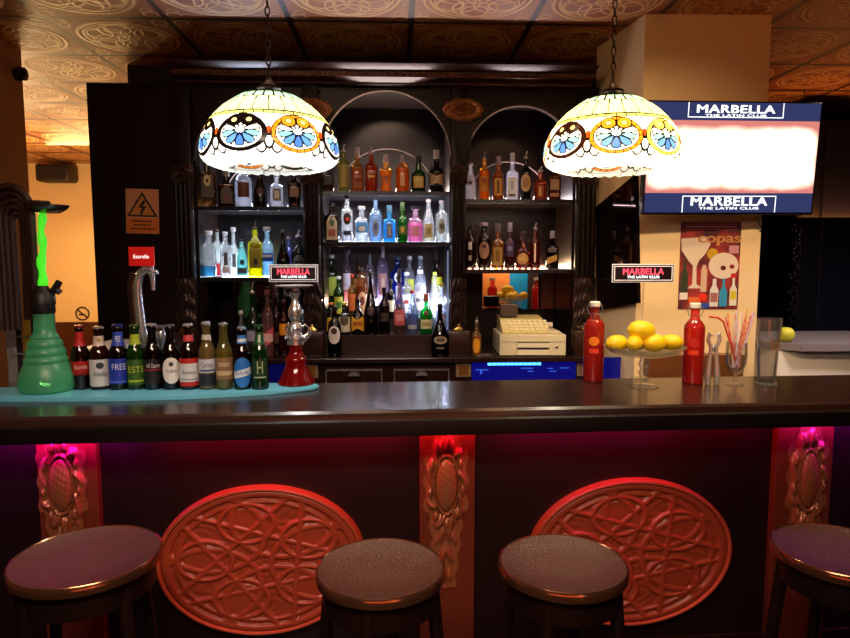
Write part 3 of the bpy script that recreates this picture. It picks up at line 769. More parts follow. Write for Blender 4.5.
def bottle(px, yb, yt, w, Y, zs, kind, gl, liq=None, labs=(), cap=('cap', '#101010'), label='', name='liquor_bottle', group=None, cat='bottle', atpz=False, rot=None, dens=None):
    if atpz: p = PZ(px, yb, zs); Y = p.y
    else: p = P(px, yb, Y)
    x = p.x; H = (yb - yt) / F * Y * 1.0; r = w / 2 / F * Y * 1.0
    rz = -math.atan2(x, Y) if rot is None else rot
    t = thing(name, label, cat, (x, Y, zs), rz, group)
    Hb = {'cap': .93, 'crown': .965, 'pour': .84, 'cork': .92, 'swing': .93, 'none': 1.0, 'longcap': .80}[cap[0]] * H
    T, rf = prof_fn(kind); n = SQ.get(kind, 2)
    bl = lambda z: max(0, min(1, (.80 - z) / .08))
    prof = [(r * a_, Hb * b_) for a_, b_ in T]
    small = Y > 3
    mk('glass_body', lathe(BM(), prof, 20 if small else 32, n=n, blend=bl if n > 2 else None), glass(gl, dens if dens is not None else .18), t, angle=50)
    if liq:
        lv = liq[0]; zl = [z for z in [.02] + [b_ for a_, b_ in T if .02 < b_ < lv] + [lv]]
        mk('liquid', lathe(BM(), [(r * rf(z) * .93, Hb * z + (.0 if z > .03 else .001)) for z in zl], 18 if small else 28, n=n, blend=(lambda z: bl(z * lv)) if n > 2 else None), glass(liq[1], liq[2] if len(liq) > 2 else .45, .6, .2), t, angle=50)
    def surf(a, z, off):
        rr = r * rf(z)
        if n > 2:
            q = 1 / (abs(math.cos(a - PI / 2)) ** n + abs(math.sin(a - PI / 2)) ** n) ** (1 / n); rr *= 1 + (q - 1) * bl(z)
        rr += off
        return Vector((rr * math.sin(a), -rr * math.cos(a), Hb * z))
    def patch(shape, z0, z1, ha, off):
        bm = BM(); ha = R(ha)
        if shape == 'o':
            c = bm.verts.new(surf(0, (z0 + z1) / 2, off)); prev = None
            for ri in (.2, .4, .6, .8, 1):
                ring = [bm.verts.new(surf(ha * ri * math.cos(2 * PI * i / 20), (z0 + z1) / 2 + (z1 - z0) / 2 * ri * math.sin(2 * PI * i / 20), off)) for i in range(20)]
                for i in range(20):
                    j = (i + 1) % 20
                    bm.faces.new((c, ring[i], ring[j]) if prev is None else (prev[i], ring[i], ring[j], prev[j]))
                prev = ring
        else:
            NX, NZ = 12, 5; g = []
            for j in range(NZ + 1):
                row = []
                for i in range(NX + 1):
                    u = -1 + 2 * i / NX; zz = z0 + (z1 - z0) * j / NZ
                    if shape == 'v': zz = z0 + (z1 - z0) * (j / NZ) + (z1 - z0) * .30 * (abs(u) - .5) * (1 if j > NZ / 2 else -1)
                    if shape == 'd': zz += (z1 - z0) * .30 * u
                    if shape == 'a' and j > NZ / 2: zz -= (z1 - z0) * .30 * u * u
                    row.append(bm.verts.new(surf(ha * u, zz, off)))
                g.append(row)
            for j in range(NZ):
                for i in range(NX): bm.faces.new((g[j][i], g[j][i + 1], g[j + 1][i + 1], g[j + 1][i]))
        return bm
    for li, L in enumerate(labs):
        shape, z0, z1, ha, col = L[:5]
        nm = 'neck_label' if z0 > .68 else 'label'
        lo = mk(nm, patch(shape, z0, z1, ha, .0007 + .0004 * (li if li else 0)), mat(col, .5), t)
        if len(L) > 5 and L[5]:
            sh, f0, f1, fa, c2 = L[5]
            mk('emblem', patch(sh, z0 + (z1 - z0) * f0, z0 + (z1 - z0) * f1, ha * fa, .0016), mat(c2, .5), lo)
        if len(L) > 6 and L[6]:
            s_, c2, f0, f1, wf = L[6]; wf *= .62 if ha > 65 and len(s_) > 2 else 1
            bmt = text_bm(s_, width=2 * R(ha) * r * rf((z0 + z1) / 2) * wf, height=(z1 - z0) * Hb * (f1 - f0), ext=0, bold=0)
            bmesh.ops.subdivide_edges(bmt, edges=bmt.edges[:], cuts=1)
            rb = r * rf((z0 + z1) / 2)
            for v in bmt.verts: v.co = surf(v.co.x / rb, z0 + (z1 - z0) * (f0 + f1) / 2 + v.co.z / Hb, .0020)
            mk('lettering', bmt, mat(c2, .5), lo, smooth=False)
    ct, cc = cap; rt = r * T[-1][0]
    if ct in ('cap', 'longcap', 'cork'):
        k = 1.18 if ct != 'cork' else 1.5
        mk('cap' if ct != 'cork' else 'stopper', lathe(BM(), [(rt * k * .97, Hb + .0003), (rt * k, Hb + .002), (rt * k, H - .002), (rt * k * .9, H)], 16), mat(cc, .35), t)
    elif ct == 'crown':
        mk('crown_cap', lathe(BM(), [(rt * 1.25, Hb + .0003), (rt * 1.22, H - .003), (rt * .9, H), (.0005, H + .0005)], 21), mat(cc, .25, .7), t)
    elif ct == 'pour':
        bm = lathe(BM(), [(rt * .95, Hb + .0003), (rt * 1.05, Hb + .01), (rt * .7, Hb + .014), (rt * .3, Hb + .018)], 12)
        tube(bm, [(0, 0, Hb + .012), (0, 0, Hb + (H - Hb) * .6), (rt * .5, 0, H)], rt * .26, 8)
        mk('pourer', bm, mat(cc, .3, .7), t)
    elif ct == 'swing':
        bm = lathe(BM(), [(rt * 1.0, Hb + .0003), (rt * 1.25, Hb + .004), (rt * 1.28, H - .004), (rt * 1.0, H)], 20)
        mk('stopper', bm, mat('#ece8e2', .3), t)
        bm = tube(BM(), [(-rt * 1.45, 0, H - .012), (-rt * 1.75, 0, Hb - .004), (-rt * 1.3, 0, Hb - .03), (0, -rt * 1.45, Hb - .026), (rt * 1.3, 0, Hb - .03), (rt * 1.75, 0, Hb - .004), (rt * 1.45, 0, H - .012)], .0016, 6)
        mk('wire_clasp', bm, chrome, t)
    return t
W_ = '#e8e4dc'
def row(key, yb, Y, grp, items):
    for it in items:
        px, yt, w, kind, gl, liq, labs, cap, lab = it
        z = SH[key] if isinstance(key, str) else key
        bottle(px, yb, yt, w, Y, z, kind, gl, liq, labs, cap, lab, group=grp)
CL = '#f4f8fa'; AM = '#c8701c'; BR = '#2a1208'; GRN = '#1f7a32'; DK = '#0c0808'
YS = 3.72
row('L1', 207, YS, 'bottles on the upper left shelf', [
 (208, 162, 17, 'square', '#5a4020', None, [('r', .22, .80, 34, '#3a2a14', None, None), ('o', .46, .74, 20, '#c8b88a', ('o', .3, .6, .4, '#1a1410'))], ('cap', '#1a1410'), 'squarish brown bottle with pale skull label, leftmost on the upper left shelf'),
 (227, 170, 16, 'square', BR, None, [('a', .1, .66, 36, '#3c2c20', ('a', .1, .5, .5, '#5a1610'))], ('longcap', '#9a948c'), 'dark bottle with arched brown label, second on upper left shelf'),
 (243.8, 172, 16.5, 'dome', '#e4e8f0', (.72, '#e8e8ec', .8), [('r', .28, .72, 40, '#5a2c20')], ('cap', '#b0b4c0'), 'white domed bottle with square brown label on upper left shelf'),
 (260.5, 166, 14.5, 'bell', DK, None, [('o', .3, .5, 35, '#3a2a2a')], ('cap', '#0c0a0c'), 'black bell shaped bottle with long neck, right of white domed bottle'),
 (277, 176, 12.5, 'square', '#f0f0f4', (.6, '#e8ecf4', .8), [('r', .2, .62, 32, '#6a7068', ('r', .2, .8, .6, '#c8ccc0'))], ('cap', '#808890'), 'clear bottle with small grey square label below the left lamp'),
 (294.5, 172, 13, 'square', BR, None, [('r', .3, .58, 34, '#7a5a40')], ('cap', '#1a1210'), 'dark bottle with tan label, rightmost on the upper left shelf'),
])
row('C1', 192, YS, 'bottles on the upper centre shelf', [
 (328, 168, 11, 'square', '#3a3434', (.22, '#ff9020', .6), [('r', .3, .68, 36, '#262222')], ('cap', '#181414'), 'short grey bottle with amber dregs, leftmost on the upper centre shelf'),
 (344, 146, 11, 'tall', '#8a8a48', None, [('r', .12, .66, 60, '#a89858')], ('pour', '#d0d0d8'), 'pale green bottle wrapped in cream label with pourer, under left arch edge'),
 (357.5, 149, 12, 'square', '#a87838', (.62, '#c88a30', .4), [('d', .34, .52, 36, '#7a2a1c', ('r', .3, .7, .8, '#b06a4a')), ('r', .10, .28, 34, '#8a4a12')], ('longcap', '#a8a4a4'), 'amber whisky bottle with red slanted label on upper centre shelf'),
 (371.5, 149, 12, 'square', '#a04a18', (.66, '#c08428', .4), [('d', .46, .54, 36, '#a06a3a'), ('r', .38, .44, 30, '#d8a850')], ('pour', '#c8c4c8'), 'amber whisky bottle with thin slanted band and gold stripe'),
 (386, 156, 13.5, 'curvy', '#d8a868', (.7, '#d09850', .5), [('r', .3, .55, 40, '#c07a48')], ('longcap', '#c8b8b8'), 'waisted light amber bottle in the middle of the upper centre shelf'),
 (402.5, 156, 13.5, 'dome', '#c89050', (.8, '#c88a40', .5), [('r', .2, .62, 18, '#e8b890')], ('longcap', '#a8a0b8'), 'round shouldered copper bottle with narrow vertical label'),
 (418.5, 156, 14.5, 'squat', '#2c5a1c', (.5, '#5a7a18', .5), [('r', .14, .52, 42, '#c8a860', ('r', .6, .8, .8, '#d8c880'))], ('longcap', '#2a3028'), 'green bottle with golden square label on upper centre shelf'),
 (436.5, 151, 14.5, 'squat', '#181210', (.5, '#3a1c0c', .5), [('v', .22, .52, 60, '#b89a78')], ('longcap', '#b0a8a8'), 'black bottle with beige chevron label and white cap, rightmost on upper centre shelf'),
])
row('R1', 200, YS, 'bottles on the upper right shelf', [
 (470.5, 164, 10.5, 'cone', '#f0f0f0', (.7, '#f0f0f4', .9), [('o', .4, .62, 35, '#b8b4b8', ('o', .2, .6, .5, '#141014'))], ('cap', '#d0ccd0'), 'white bottle with small black emblem, leftmost on the upper right shelf'),
 (484, 153, 10.5, 'tall', '#d89a30', (.7, '#d8901c', .5), [('r', .2, .58, 50, '#b87820', ('o', .5, .9, .6, '#a04818'))], ('pour', '#a8a0a0'), 'gold tequila bottle with orange seal on upper right shelf'),
 (498, 157, 11, 'tall', '#b06a28', (.6, '#b8741c', .5), [('r', .12, .6, 42, '#c89a3c', ('r', .1, .9, .3, '#6a3410'))], ('longcap', '#8a7a80'), 'amber bottle with two tone gold label on upper right shelf'),
 (512, 154, 12, 'square', '#e8ecf8', None, [('r', .04, .60, 38, '#e8f0ff', ('r', .1, .2, .7, '#30384a')), ('r', .25, .5, 12, '#a8b8d8')], ('longcap', '#c8d0e8'), 'clear square bottle with bright white label on upper right shelf'),
 (525.5, 152, 10.5, 'spirit', DK, None, [('o', .2, .62, 62, '#c8a878', ('o', .2, .8, .6, '#a88050'))], ('pour', '#c8c4cc'), 'black bottle with oval beige label, fifth on upper right shelf'),
 (540, 167, 13, 'squat', '#a85a2c', (.6, '#b07c30', .5), [('r', .1, .5, 30, '#8a4a28', ('r', .1, .9, .3, '#d89a60'))], ('pour', '#d8d0d0'), 'short round shouldered amber bottle on upper right shelf'),
 (554.5, 164, 12, 'square', '#7a4424', (.6, '#8a4418', .5), [('r', .3, .6, 36, '#9a7458'), ('r', .1, .2, 36, '#a87048')], ('cap', '#3a2018'), 'brown bottle with pale band label, rightmost under the right lamp'),
])
row('C2', 242, YS, 'bottles on the middle centre shelf', [
 (332, 204, 13.5, 'square', '#141408', None, [('a', .06, .74, 38, '#c8b898', ('o', .55, .85, .5, '#4a6a48')), ('r', .15, .35, 26, '#a05a48')], ('cap', '#101410'), 'black green square bottle with big cream label, leftmost on middle centre shelf'),
 (347.5, 197, 11.5, 'tall', CL, (.2, '#f4f4ff', .7), [('o', .40, .68, 40, '#301818', ('o', .3, .6, .5, '#d04028')), ('r', .16, .26, 42, '#303040')], ('cap', '#201818'), 'clear vodka bottle with black and red emblem on middle centre shelf'),
 (362, 207, 13.5, 'squat', CL, (.25, '#f0f8ff', .6), [('r', .28, .60, 60, '#58a8e8', ('o', .1, .6, .5, '#e8f4ff'))], ('cork', '#c8d0d8'), 'clear bottle with sky blue label on middle centre shelf'),
 (375.8, 201, 12.5, 'dome', '#b8d4f0', (.6, '#c8dcf4', .5), [('o', .16, .66, 34, '#8aa0c0', ('o', .4, .8, .5, '#506890'))], ('longcap', '#6a90c0'), 'pale blue frosted bottle, fourth on middle centre shelf'),
 (389.5, 206, 12.5, 'square', '#6cc4ec', (.66, '#7accf4', .5), [('r', .12, .62, 26, '#5878a0', ('r', .2, .8, .4, '#b8a8a0'))], ('longcap', '#5a8ab0'), 'sapphire blue square bottle on middle centre shelf'),
 (402.5, 203, 10, 'tall', '#168a2c', (.6, '#18a034', .5), [('r', .24, .52, 50, '#486a28', ('r', .2, .8, .4, '#c8a848'))], ('longcap', '#406038'), 'slim emerald green bottle on middle centre shelf'),
 (415.5, 207, 15, 'squat', '#f0c8e0', (.58, '#eca0d0', .5), [('r', .16, .48, 34, '#d890b8')], ('cork', '#282028'), 'wide pink gin bottle with dark stopper on middle centre shelf'),
 (428.5, 200, 11.5, 'cone', CL, (.3, '#f0f0e0', .5), [('r', .10, .46, 42, '#c8c098', ('r', .3, .7, .5, '#908858'))], ('cap', '#d8d8d8'), 'clear bottle with cream label and sloping shoulders on middle centre shelf'),
 (441.5, 201, 12, 'tall', CL, (.3, '#f0f4f4', .5), [('o', .2, .6, 36, '#a8b0a8', ('o', .3, .7, .5, '#485048'))], ('cap', '#a8a8b0'), 'clear bottle with grey oval label, rightmost on middle centre shelf'),
])
row('L2', 277, YS, 'bottles on the lower left shelf', [
 (199.5, 263, 7, 'tumbler', CL, (.6, '#88b8e0', .4), (), ('none', 0), 'small low glass of pale blue at the left end of lower left shelf'),
 (209.8, 232, 13.5, 'tall', CL, (.26, '#38b8e8', .6), (), ('cork', '#d0c8c8'), 'clear bottle holding a little cyan liquid, lower left shelf'),
 (226.3, 233, 11, 'tall', CL, (.5, '#f4ecec', .5), [('r', .28, .58, 20, '#5a5a60'), ('r', .1, .24, 36, '#f0e0e4')], ('cap', '#c8c4cc'), 'clear bottle with narrow dark label beside cyan bottle'),
 (242.5, 240, 10.5, 'cone', '#b8f0f0', (.8, '#c8f4f8', .8), [('r', .10, .26, 50, '#586068'), ('o', .34, .5, 22, '#204048')], ('cap', '#182024'), 'pale turquoise white bottle with round dark logo on lower left shelf'),
 (256, 222, 14.5, 'square', '#e8e428', (.74, '#f0ec18', .6), [('r', .19, .86, 40, '#8a8410', ('o', .1, .3, .35, '#141004'))], ('pour', '#584838'), 'bright yellow bottle with olive label and pourer on lower left shelf'),
 (268, 228, 12, 'spirit', '#b8d4e8', (.5, '#b8d8f0', .4), [('r', .34, .52, 60, '#2058c8', ('r', .5, .8, .8, '#d8e0f0'))], ('cork', '#787068'), 'clear bottle with cobalt blue label, right of yellow bottle'),
 (283.5, 231, 13.5, 'bell', DK, None, (), ('cap', '#382820'), 'black bell bottle right of cobalt blue label bottle'),
 (299, 231, 13.5, 'spirit', '#303838', None, [('a', .2, .56, 46, '#707a78', ('r', .4, .6, .7, '#283030'))], ('pour', '#c0c0c4'), 'smoky grey bottle with faded label, rightmost on lower left shelf'),
])
row('L2', 277, YS + .12, 'bottles at the back of the lower left shelf', [
 (218.5, 231, 8, 'tall', CL, (.3, '#d02838', .7), (), ('cap', '#604038'), 'slim bottle with red dregs standing behind the clear ones'),
 (234.5, 229, 10.5, 'round', CL, (.5, '#f0f0f4', .5), [('r', .2, .5, 20, '#606068')], ('cork', '#e0dce0'), 'round shouldered clear bottle behind turquoise white bottle'),
 (289.5, 238, 9, 'spirit', '#7070a0', None, [('o', .36, .7, 60, '#5048a8')], ('cap', '#806870'), 'bottle with round violet label half hidden behind black bell bottle'),
])
row('R2', 269, YS, 'bottles on the lower right shelf', [
 (470, 226, 12.5, 'spirit', '#4a1c10', (.6, '#401408', .6), [('r', .48, .66, 16, '#d0c8c4'), ('r', .22, .34, 14, '#a09890')], ('cap', '#241410'), 'reddish brown bottle with white script, leftmost on lower right shelf'),
 (484, 223, 12.5, 'tall', '#301008', (.2, '#ffa020', .6), [('o', .24, .64, 50, '#a07860', ('o', .6, .85, .4, '#5a2018'))], ('cork', '#8a7c78'), 'dark bottle with diamond shaped pinkish label on lower right shelf'),
 (497.5, 224, 12.5, 'tall', '#a87828', (.62, '#c08818', .5), [('r', .10, .60, 46, '#a88a48', ('r', .2, .8, .4, '#7a5418'))], ('longcap', '#5a5050'), 'golden rum bottle with tan label on lower right shelf'),
 (509.5, 223, 10.5, 'tall', '#5a1828', (.5, '#b01828', .5), [('r', .34, .70, 50, '#403058', ('o', .4, .8, .6, '#807898'))], ('longcap', '#706468'), 'slim dark red bottle with violet label on lower right shelf'),
 (522.5, 232, 15, 'round', '#7a2814', (.5, '#b83410', .5), [('o', .16, .52, 50, '#b88a48', ('o', .3, .7, .7, '#d0a860'))], ('longcap', '#3c3030'), 'bulbous red brown bottle with round gold label'),
 (534.8, 223, 10.5, 'tall', '#7a3010', (.6, '#a84810', .5), [('r', .18, .66, 9, '#f0d0b0')], ('pour', '#a89898'), 'brown bottle with thin bright vertical label on lower right shelf'),
 (552, 231, 12.5, 'square', '#100a08', None, [('d', .22, .42, 38, '#b88c40'), ('r', .54, .68, 34, '#504440')], ('longcap', '#887c80'), 'black bottle with slanted gold band, rightmost on lower right shelf'),
])
row(LG, 335, YF + .04, 'front bottles on the centre ledge', [
 (331.5, 303, 10, 'squat', '#403018', None, [('r', .12, .58, 60, '#c8a838', ('r', .3, .75, .6, '#b83030'))], ('cap', '#e08030'), 'small bottle with yellow red label and orange cap, left end of centre ledge'),
 (344.5, 303, 13, 'squat', '#283018', None, [('r', .10, .70, 60, '#d8d0bc', ('o', .35, .98, .6, '#504838'))], ('cap', '#b8c828'), 'bottle with cream label and lime green cap on centre ledge'),
 (357.7, 298, 14, 'round', '#381008', None, [('v', .14, .50, 60, '#e0a828', ('r', .35, .7, .6, '#b06018'))], ('cap', '#401810'), 'round dark bottle with golden orange label on centre ledge'),
 (371, 273, 14.5, 'bell', '#180a08', None, [('o', .34, .5, 34, '#3a2420')], ('cap', '#280c08'), 'tall black brown bottle towering over front row of centre ledge'),
 (384.5, 288, 11, 'spirit', '#201008', (.5, '#301408', .6), [('r', .3, .5, 50, '#382820')], ('cap', '#080606'), 'dark unlabelled bottle left of pink labelled bottle'),
 (399.5, 270, 12.5, 'round', '#b89898', (.3, '#701828', .5), [('r', .18, .48, 55, '#c86068', ('r', .3, .7, .6, '#e09898'))], ('longcap', '#181014'), 'clear bottle with rosy label and long black neck on centre ledge'),
 (412.5, 291, 11.5, 'cone', '#c8dcf4', (.5, '#5878c0', .5), [('r', .14, .24, 46, '#a8b0c0')], ('cap', '#b01828'), 'clear bottle of pale blue spirit with red cap on centre ledge'),
 (426.2, 294, 13, 'spirit', '#0c9a44', (.6, '#10b850', .6), [('r', .18, .46, 55, '#d8d8a8', ('r', .3, .7, .6, '#a8a060')), ('o', .60, .72, 22, '#701818')], ('longcap', '#a86858'), 'bright green gin bottle with cream label at right of centre ledge'),
 (441, 284, 11, 'spirit', '#d8dcec', (.5, '#b8c0e0', .4), [('r', .2, .45, 50, '#a8a8b8')], ('cap', '#c8c850'), 'clear bottle with yellowish cap behind the black cream liqueur bottle'),
])
def yb_at(z, Y, px=390):   # pixel row of height z at depth Y
    d = Vector((P(px, 300, Y).x, Y, z)) - C0; return 319 - F * d.dot(UP) / d.dot(FW)
Y1, Y2 = YF + .20, YF + .34
row(S1, yb_at(S1, Y1), Y1, 'middle step bottles of the centre bay', [
 (339, 276, 11, 'spirit', '#3a6a20', (.6, '#6a8a18', .5), [('r', .14, .56, 50, '#b8b030', ('r', .3, .7, .5, '#38682a'))], ('cap', '#c8c8c0'), 'green liqueur bottle with yellow green label on middle step'),
 (352.5, 274, 9, 'spirit', '#b08a30', (.5, '#e8a818', .5), [('r', .2, .6, 46, '#c8602a')], ('cap', '#a83020'), 'small yellow bottle with orange label on middle step'),
 (362.5, 268, 12.5, 'dome', '#c08050', (.7, '#c87840', .5), [('a', .1, .58, 44, '#d09868', ('o', .4, .8, .5, '#703420'))], ('cap', '#201410'), 'tan bottle with arched orange label and black cap on middle step'),
 (391, 279, 10, 'spirit', '#302020', None, [('r', .2, .5, 50, '#c8b890')], ('cap', '#140c0c'), 'dark bottle with cream label on middle step, left of the clear ones'),
 (406.5, 272, 11, 'square', '#e0e4f0', (.6, '#e8e8f8', .5), [('r', .14, .56, 36, '#f0f0f4', ('r', .5, .7, .6, '#a84040'))], ('cap', '#c8d0e0'), 'clear square bottle with white label on middle step'),
 (420, 270, 13, 'tall', '#f0f0f8', (.8, '#f4f4fc', .85), [('r', .2, .6, 50, '#f4f4f4', ('r', .45, .65, .7, '#787880'))], ('cap', '#e8e8f0'), 'frosted white bottle on the middle step behind green gin bottle'),
 (434.5, 272, 11, 'cone', '#e8ecf0', (.6, '#f0f4f8', .7), [('r', .1, .45, 50, '#e0e8d0', ('o', .3, .8, .3, '#8a9a50'))], ('cap', '#b8c850'), 'frosted bottle with greenish label on middle step'),
])
row(S2, yb_at(S2, Y2), Y2, 'rear step bottles of the centre bay', [
 (331.5, 255, 13.5, 'spirit', '#26481c', (.6, '#3a6a18', .5), [('r', .2, .60, 50, '#a0b040')], ('cap', '#a0a8a0'), 'dark green bottle with lime label, left end of rear step'),
 (347.5, 250, 9.5, 'spirit', '#a898b0', (.5, '#d8b0b8', .4), [('r', .3, .62, 50, '#d8ccd8')], ('cork', '#585060'), 'slim bottle with lilac white label on rear step'),
 (359, 259, 11, 'spirit', '#6a4030', (.5, '#a86a28', .5), [('r', .3, .6, 50, '#c08a50')], ('cap', '#181018'), 'brown bottle with tan label and black cap on rear step'),
 (370, 254, 10.5, 'dome', '#a8a0b0', (.5, '#b09070', .4), [('o', .4, .7, 40, '#b8b0c0')], ('longcap', '#606068'), 'grey glass bottle with pale oval label on rear step'),
 (383, 246, 11.5, 'dome', '#b8b0d0', (.6, '#d8c8d8', .4), [('r', .2, .66, 42, '#a87a78', ('r', .2, .8, .4, '#c8a8a0'))], ('longcap', '#d8d4e0'), 'tall bottle with white cap and reddish text label on rear step'),
 (397.5, 256, 14, 'square', '#3048a8', (.7, '#4868d0', .5), [('o', .50, .72, 24, '#e8e8f8', ('o', .3, .6, .5, '#202848')), ('r', .1, .42, 14, '#d8e0f8')], ('cork', '#283048'), 'royal blue square bottle with pale skull emblem on rear step'),
 (409.5, 256, 10.5, 'spirit', '#c8c8d0', (.5, '#d8d8d0', .4), [('r', .26, .56, 55, '#c8cc40')], ('cap', '#b8b0b0'), 'clear bottle with yellow green label on rear step'),
 (420.5, 256, 11.5, 'cone', '#d8e0f0', (.6, '#e8ecf8', .5), [('r', .3, .5, 50, '#e8e8ec')], ('cap', '#e0e0e8'), 'clear conical bottle with silver cap on rear step'),
 (437, 249, 12.5, 'spirit', '#4a2c20', (.5, '#583018', .5), [('r', .20, .62, 55, '#d8d830', ('r', .4, .5, .6, '#484808'))], ('longcap', '#302424'), 'brown bottle with bright yellow label, right end of rear step'),
])
# bottles on the back counter
YQ = 3.53
bottle(335, 356.5, 306, 13, YQ, CT, 'spirit', DK, None, [('o', .28, .66, 58, '#ece4e0', ('o', .55, .9, .45, '#402828'))], ('cap', '#141010'), 'dark bottle with white oval label standing alone before the centre ledge', rot=0)
bottle(440, 356.5, 304, 17.5, YQ, CT, 'bell', '#140a08', None, [('o', .26, .42, 50, '#9a8a78', ('o', .3, .8, .6, '#483828')), ('r', .16, .20, 24, '#6a5a50')], ('cap', '#0c0808'), 'black cream liqueur bottle before the right end of centre ledge', rot=0)
g2 = 'bottles on the left back counter'
for it in [
 (254, 356, 283, 17, YQ + .06, 'round', '#2a6a48', None, [('r', .16, .44, 60, '#15131c', ('r', .3, .9, .75, '#9a98b8'))], ('pour', '#c8b890'), 'large green magnum bottle with dark numbered label and pourer'),
 (268.5, 356, 290, 12, YQ + .02, 'spirit', '#d8a8a0', (.5, '#e89a88', .5), [('d', .2, .42, 60, '#d0506a', ('r', .2, .8, .8, '#e8b8b8'))], ('cap', '#7a4a42'), 'pinkish bottle with slanted rose label left of the red water pipe'),
 (277, 356, 296, 11, YQ + .10, 'spirit', '#4a1414', (.5, '#6a1818', .5), [('r', .2, .4, 60, '#5a3028')], ('cap', '#300c0c'), 'dark red bottle behind the pinkish one on back counter'),
 (284.5, 356, 300, 10, YQ + .04, 'spirit', '#7a2c10', (.5, '#a84412', .5), [('r', .40, .62, 60, '#e09018')], ('cap', '#3a1c10'), 'brown bottle with orange label beside water pipe stem'),
 (303, 356, 312, 8, YQ + .10, 'tall', '#a8d8d0', (.5, '#b8e0d8', .5), (), ('cap', '#c8d8d0'), 'slim pale teal bottle right of the water pipe stem'),
 (242, 356, 312, 8, YQ + .08, 'cone', CL, (.4, '#d8d0c8', .4), (), ('cork', '#c8c0b8'), 'small clear decanter left of the large green bottle'),
 (476.5, 352, 312, 9.5, YQ - .02, 'squat', '#e8c080', (.6, '#f0a020', .6), [('o', .1, .55, 50, '#e89a20')], ('pour', '#c8c4c0'), 'little orange bottle with pourer left of the cash register')]:
    px, yb, yt, w, Y, kd, gl, lq, lb, cp, lab = it
    bottle(px, yb, yt, w, Y, CT, kd, gl, lq, lb, cp, lab, group=g2 if px < 400 else None)
# ------------------------------------------------------------------ turquoise tray and beer bottles on the bar
TT = BT + .016
fr = [(-70, 397.5), (0, 397.5), (60, 397.5), (120, 397), (180, 395.5), (230, 393), (275, 390), (300, 388), (314, 386.3), (319, 384.6)]
bk = [(316, 383.2), (300, 382.6), (250, 382.9), (150, 384.6), (60, 386.3), (-70, 388.4)]
pts = [PZ(a_, b_, TT) for a_, b_ in fr + bk]
bm = prism(BM(), [(p_.x, p_.y) for p_ in pts], BT + .0005, TT)
bmesh.ops.bevel(bm, geom=[e for e in bm.edges if abs(e.verts[0].co.z - e.verts[1].co.z) < 1e-6], offset=.004, segments=2, affect='EDGES')
tag(mk('display_board', bm, mat('#74d2f0', .3), angle=50), 'long turquoise board with rounded end lying on the bar under the beer bottles', 'board')
def beer(px, yt, w, gl, labs, cap, label, liq=None, kind='beer', yb=389.5):
    return bottle(px, yb - 1.2, yt, w, 0, TT, kind, gl, liq, labs, cap, label, name='beer_bottle', group='beer bottles on the turquoise board', atpz=True, dens=.15 if gl in ('#d8c890', '#c8c068') else .3)
BRN = '#3a1408'
beer(82, 325, 17, BRN, [('r', .24, .46, 75, '#b01c1c', ('r', .05, .15, .6, '#701010'), ('Estrella', '#f0e0d0', .45, .75, .8)), ('r', .70, .93, 100, '#b81c20')], ('crown', '#a83030'), 'brown beer bottle with red label and red neck foil, first from the left', (.55, '#2a0c04', .6))
beer(101, 326, 19, '#481c0c', [('r', .06, .50, 75, '#cfd0cc', ('o', .66, .9, .28, '#303840'), ('Alhambra', '#38404c', .38, .56, .8)), ('r', .72, .88, 100, '#d8c8b8', ('o', .4, .8, .25, '#b08a40'))], ('crown', '#c8c0b4'), 'brown beer bottle with silver white label, second from the left', (.55, '#300f06', .6))
beer(120, 324, 19, '#281010', [('r', .10, .50, 78, '#2038a8', ('r', .05, .10, .8, '#5878d8'), ('FREE', '#d8d8f0', .56, .80, .8)), ('r', .70, .92, 100, '#2848b0', None, ('FREE', '#e8e8f8', .3, .7, .5))], ('crown', '#3048a0'), 'beer bottle with royal blue label and blue neck', (.55, '#200c08', .6))
beer(137, 324, 18, '#2a6a10', [('r', .08, .48, 60, '#38601c', ('r', .12, .2, .8, '#a8c030'), ('ESTE', '#b8c848', .5, .75, .8)), ('r', .72, .88, 90, '#a8b828')], ('crown', '#5a7838'), 'green beer bottle with yellow lettered label, between blue and black labels', (.6, '#3a7a10', .5))
beer(154, 323, 18, '#1a0c0a', [('r', .10, .48, 75, '#14100f', ('r', .55, .60, .8, '#a02018'), ('AK Damm', '#d8d0c8', .66, .84, .85))], ('crown', '#b8b4b0'), 'near black beer bottle with thin white lettering on black label', (.55, '#120806', .6))
beer(172, 324, 17.5, '#28100c', [('o', .10, .52, 62, '#e8e4dc', ('o', .66, .84, .22, '#484038'), ('TURIA', '#2a2422', .42, .54, .55))], ('crown', '#787470'), 'dark beer bottle with white rounded label', (.55, '#180a08', .6))
beer(190, 323, 18.5, '#3a140c', [('r', .06, .50, 78, '#b82420'), ('r', .13, .42, 78, '#d8d8d4', ('r', .1, .16, .8, '#787880'), ('Budweiser', '#303844', .42, .62, .8)), ('r', .76, .86, 100, '#c84040')], ('crown', '#d8d0cc'), 'brown beer bottle with white label banded in red', (.55, '#2a0e06', .6))
beer(208, 321, 16.5, '#d8c890', [('r', .06, .24, 76, '#1c2430'), ('r', .26, .47, 76, '#c8ccd0', ('r', .1, .25, .7, '#506080'), ('Corona', '#303a48', .4, .8, .8)), ('r', .76, .84, 100, '#c8c4b8')], ('crown', '#d8d8dc'), 'clear golden beer bottle with dark and pale banded label', (.72, '#d8b040', .4))
beer(225, 322, 17, '#c8c068', [('r', .16, .50, 70, '#8a6a48', ('r', .2, .4, .8, '#c8b088'), ('DESPERADOS', '#e8dcc0', .6, .78, .85))], ('crown', '#b8b8b4'), 'yellowish clear beer bottle with brown lettered label', (.62, '#c8b830', .4))
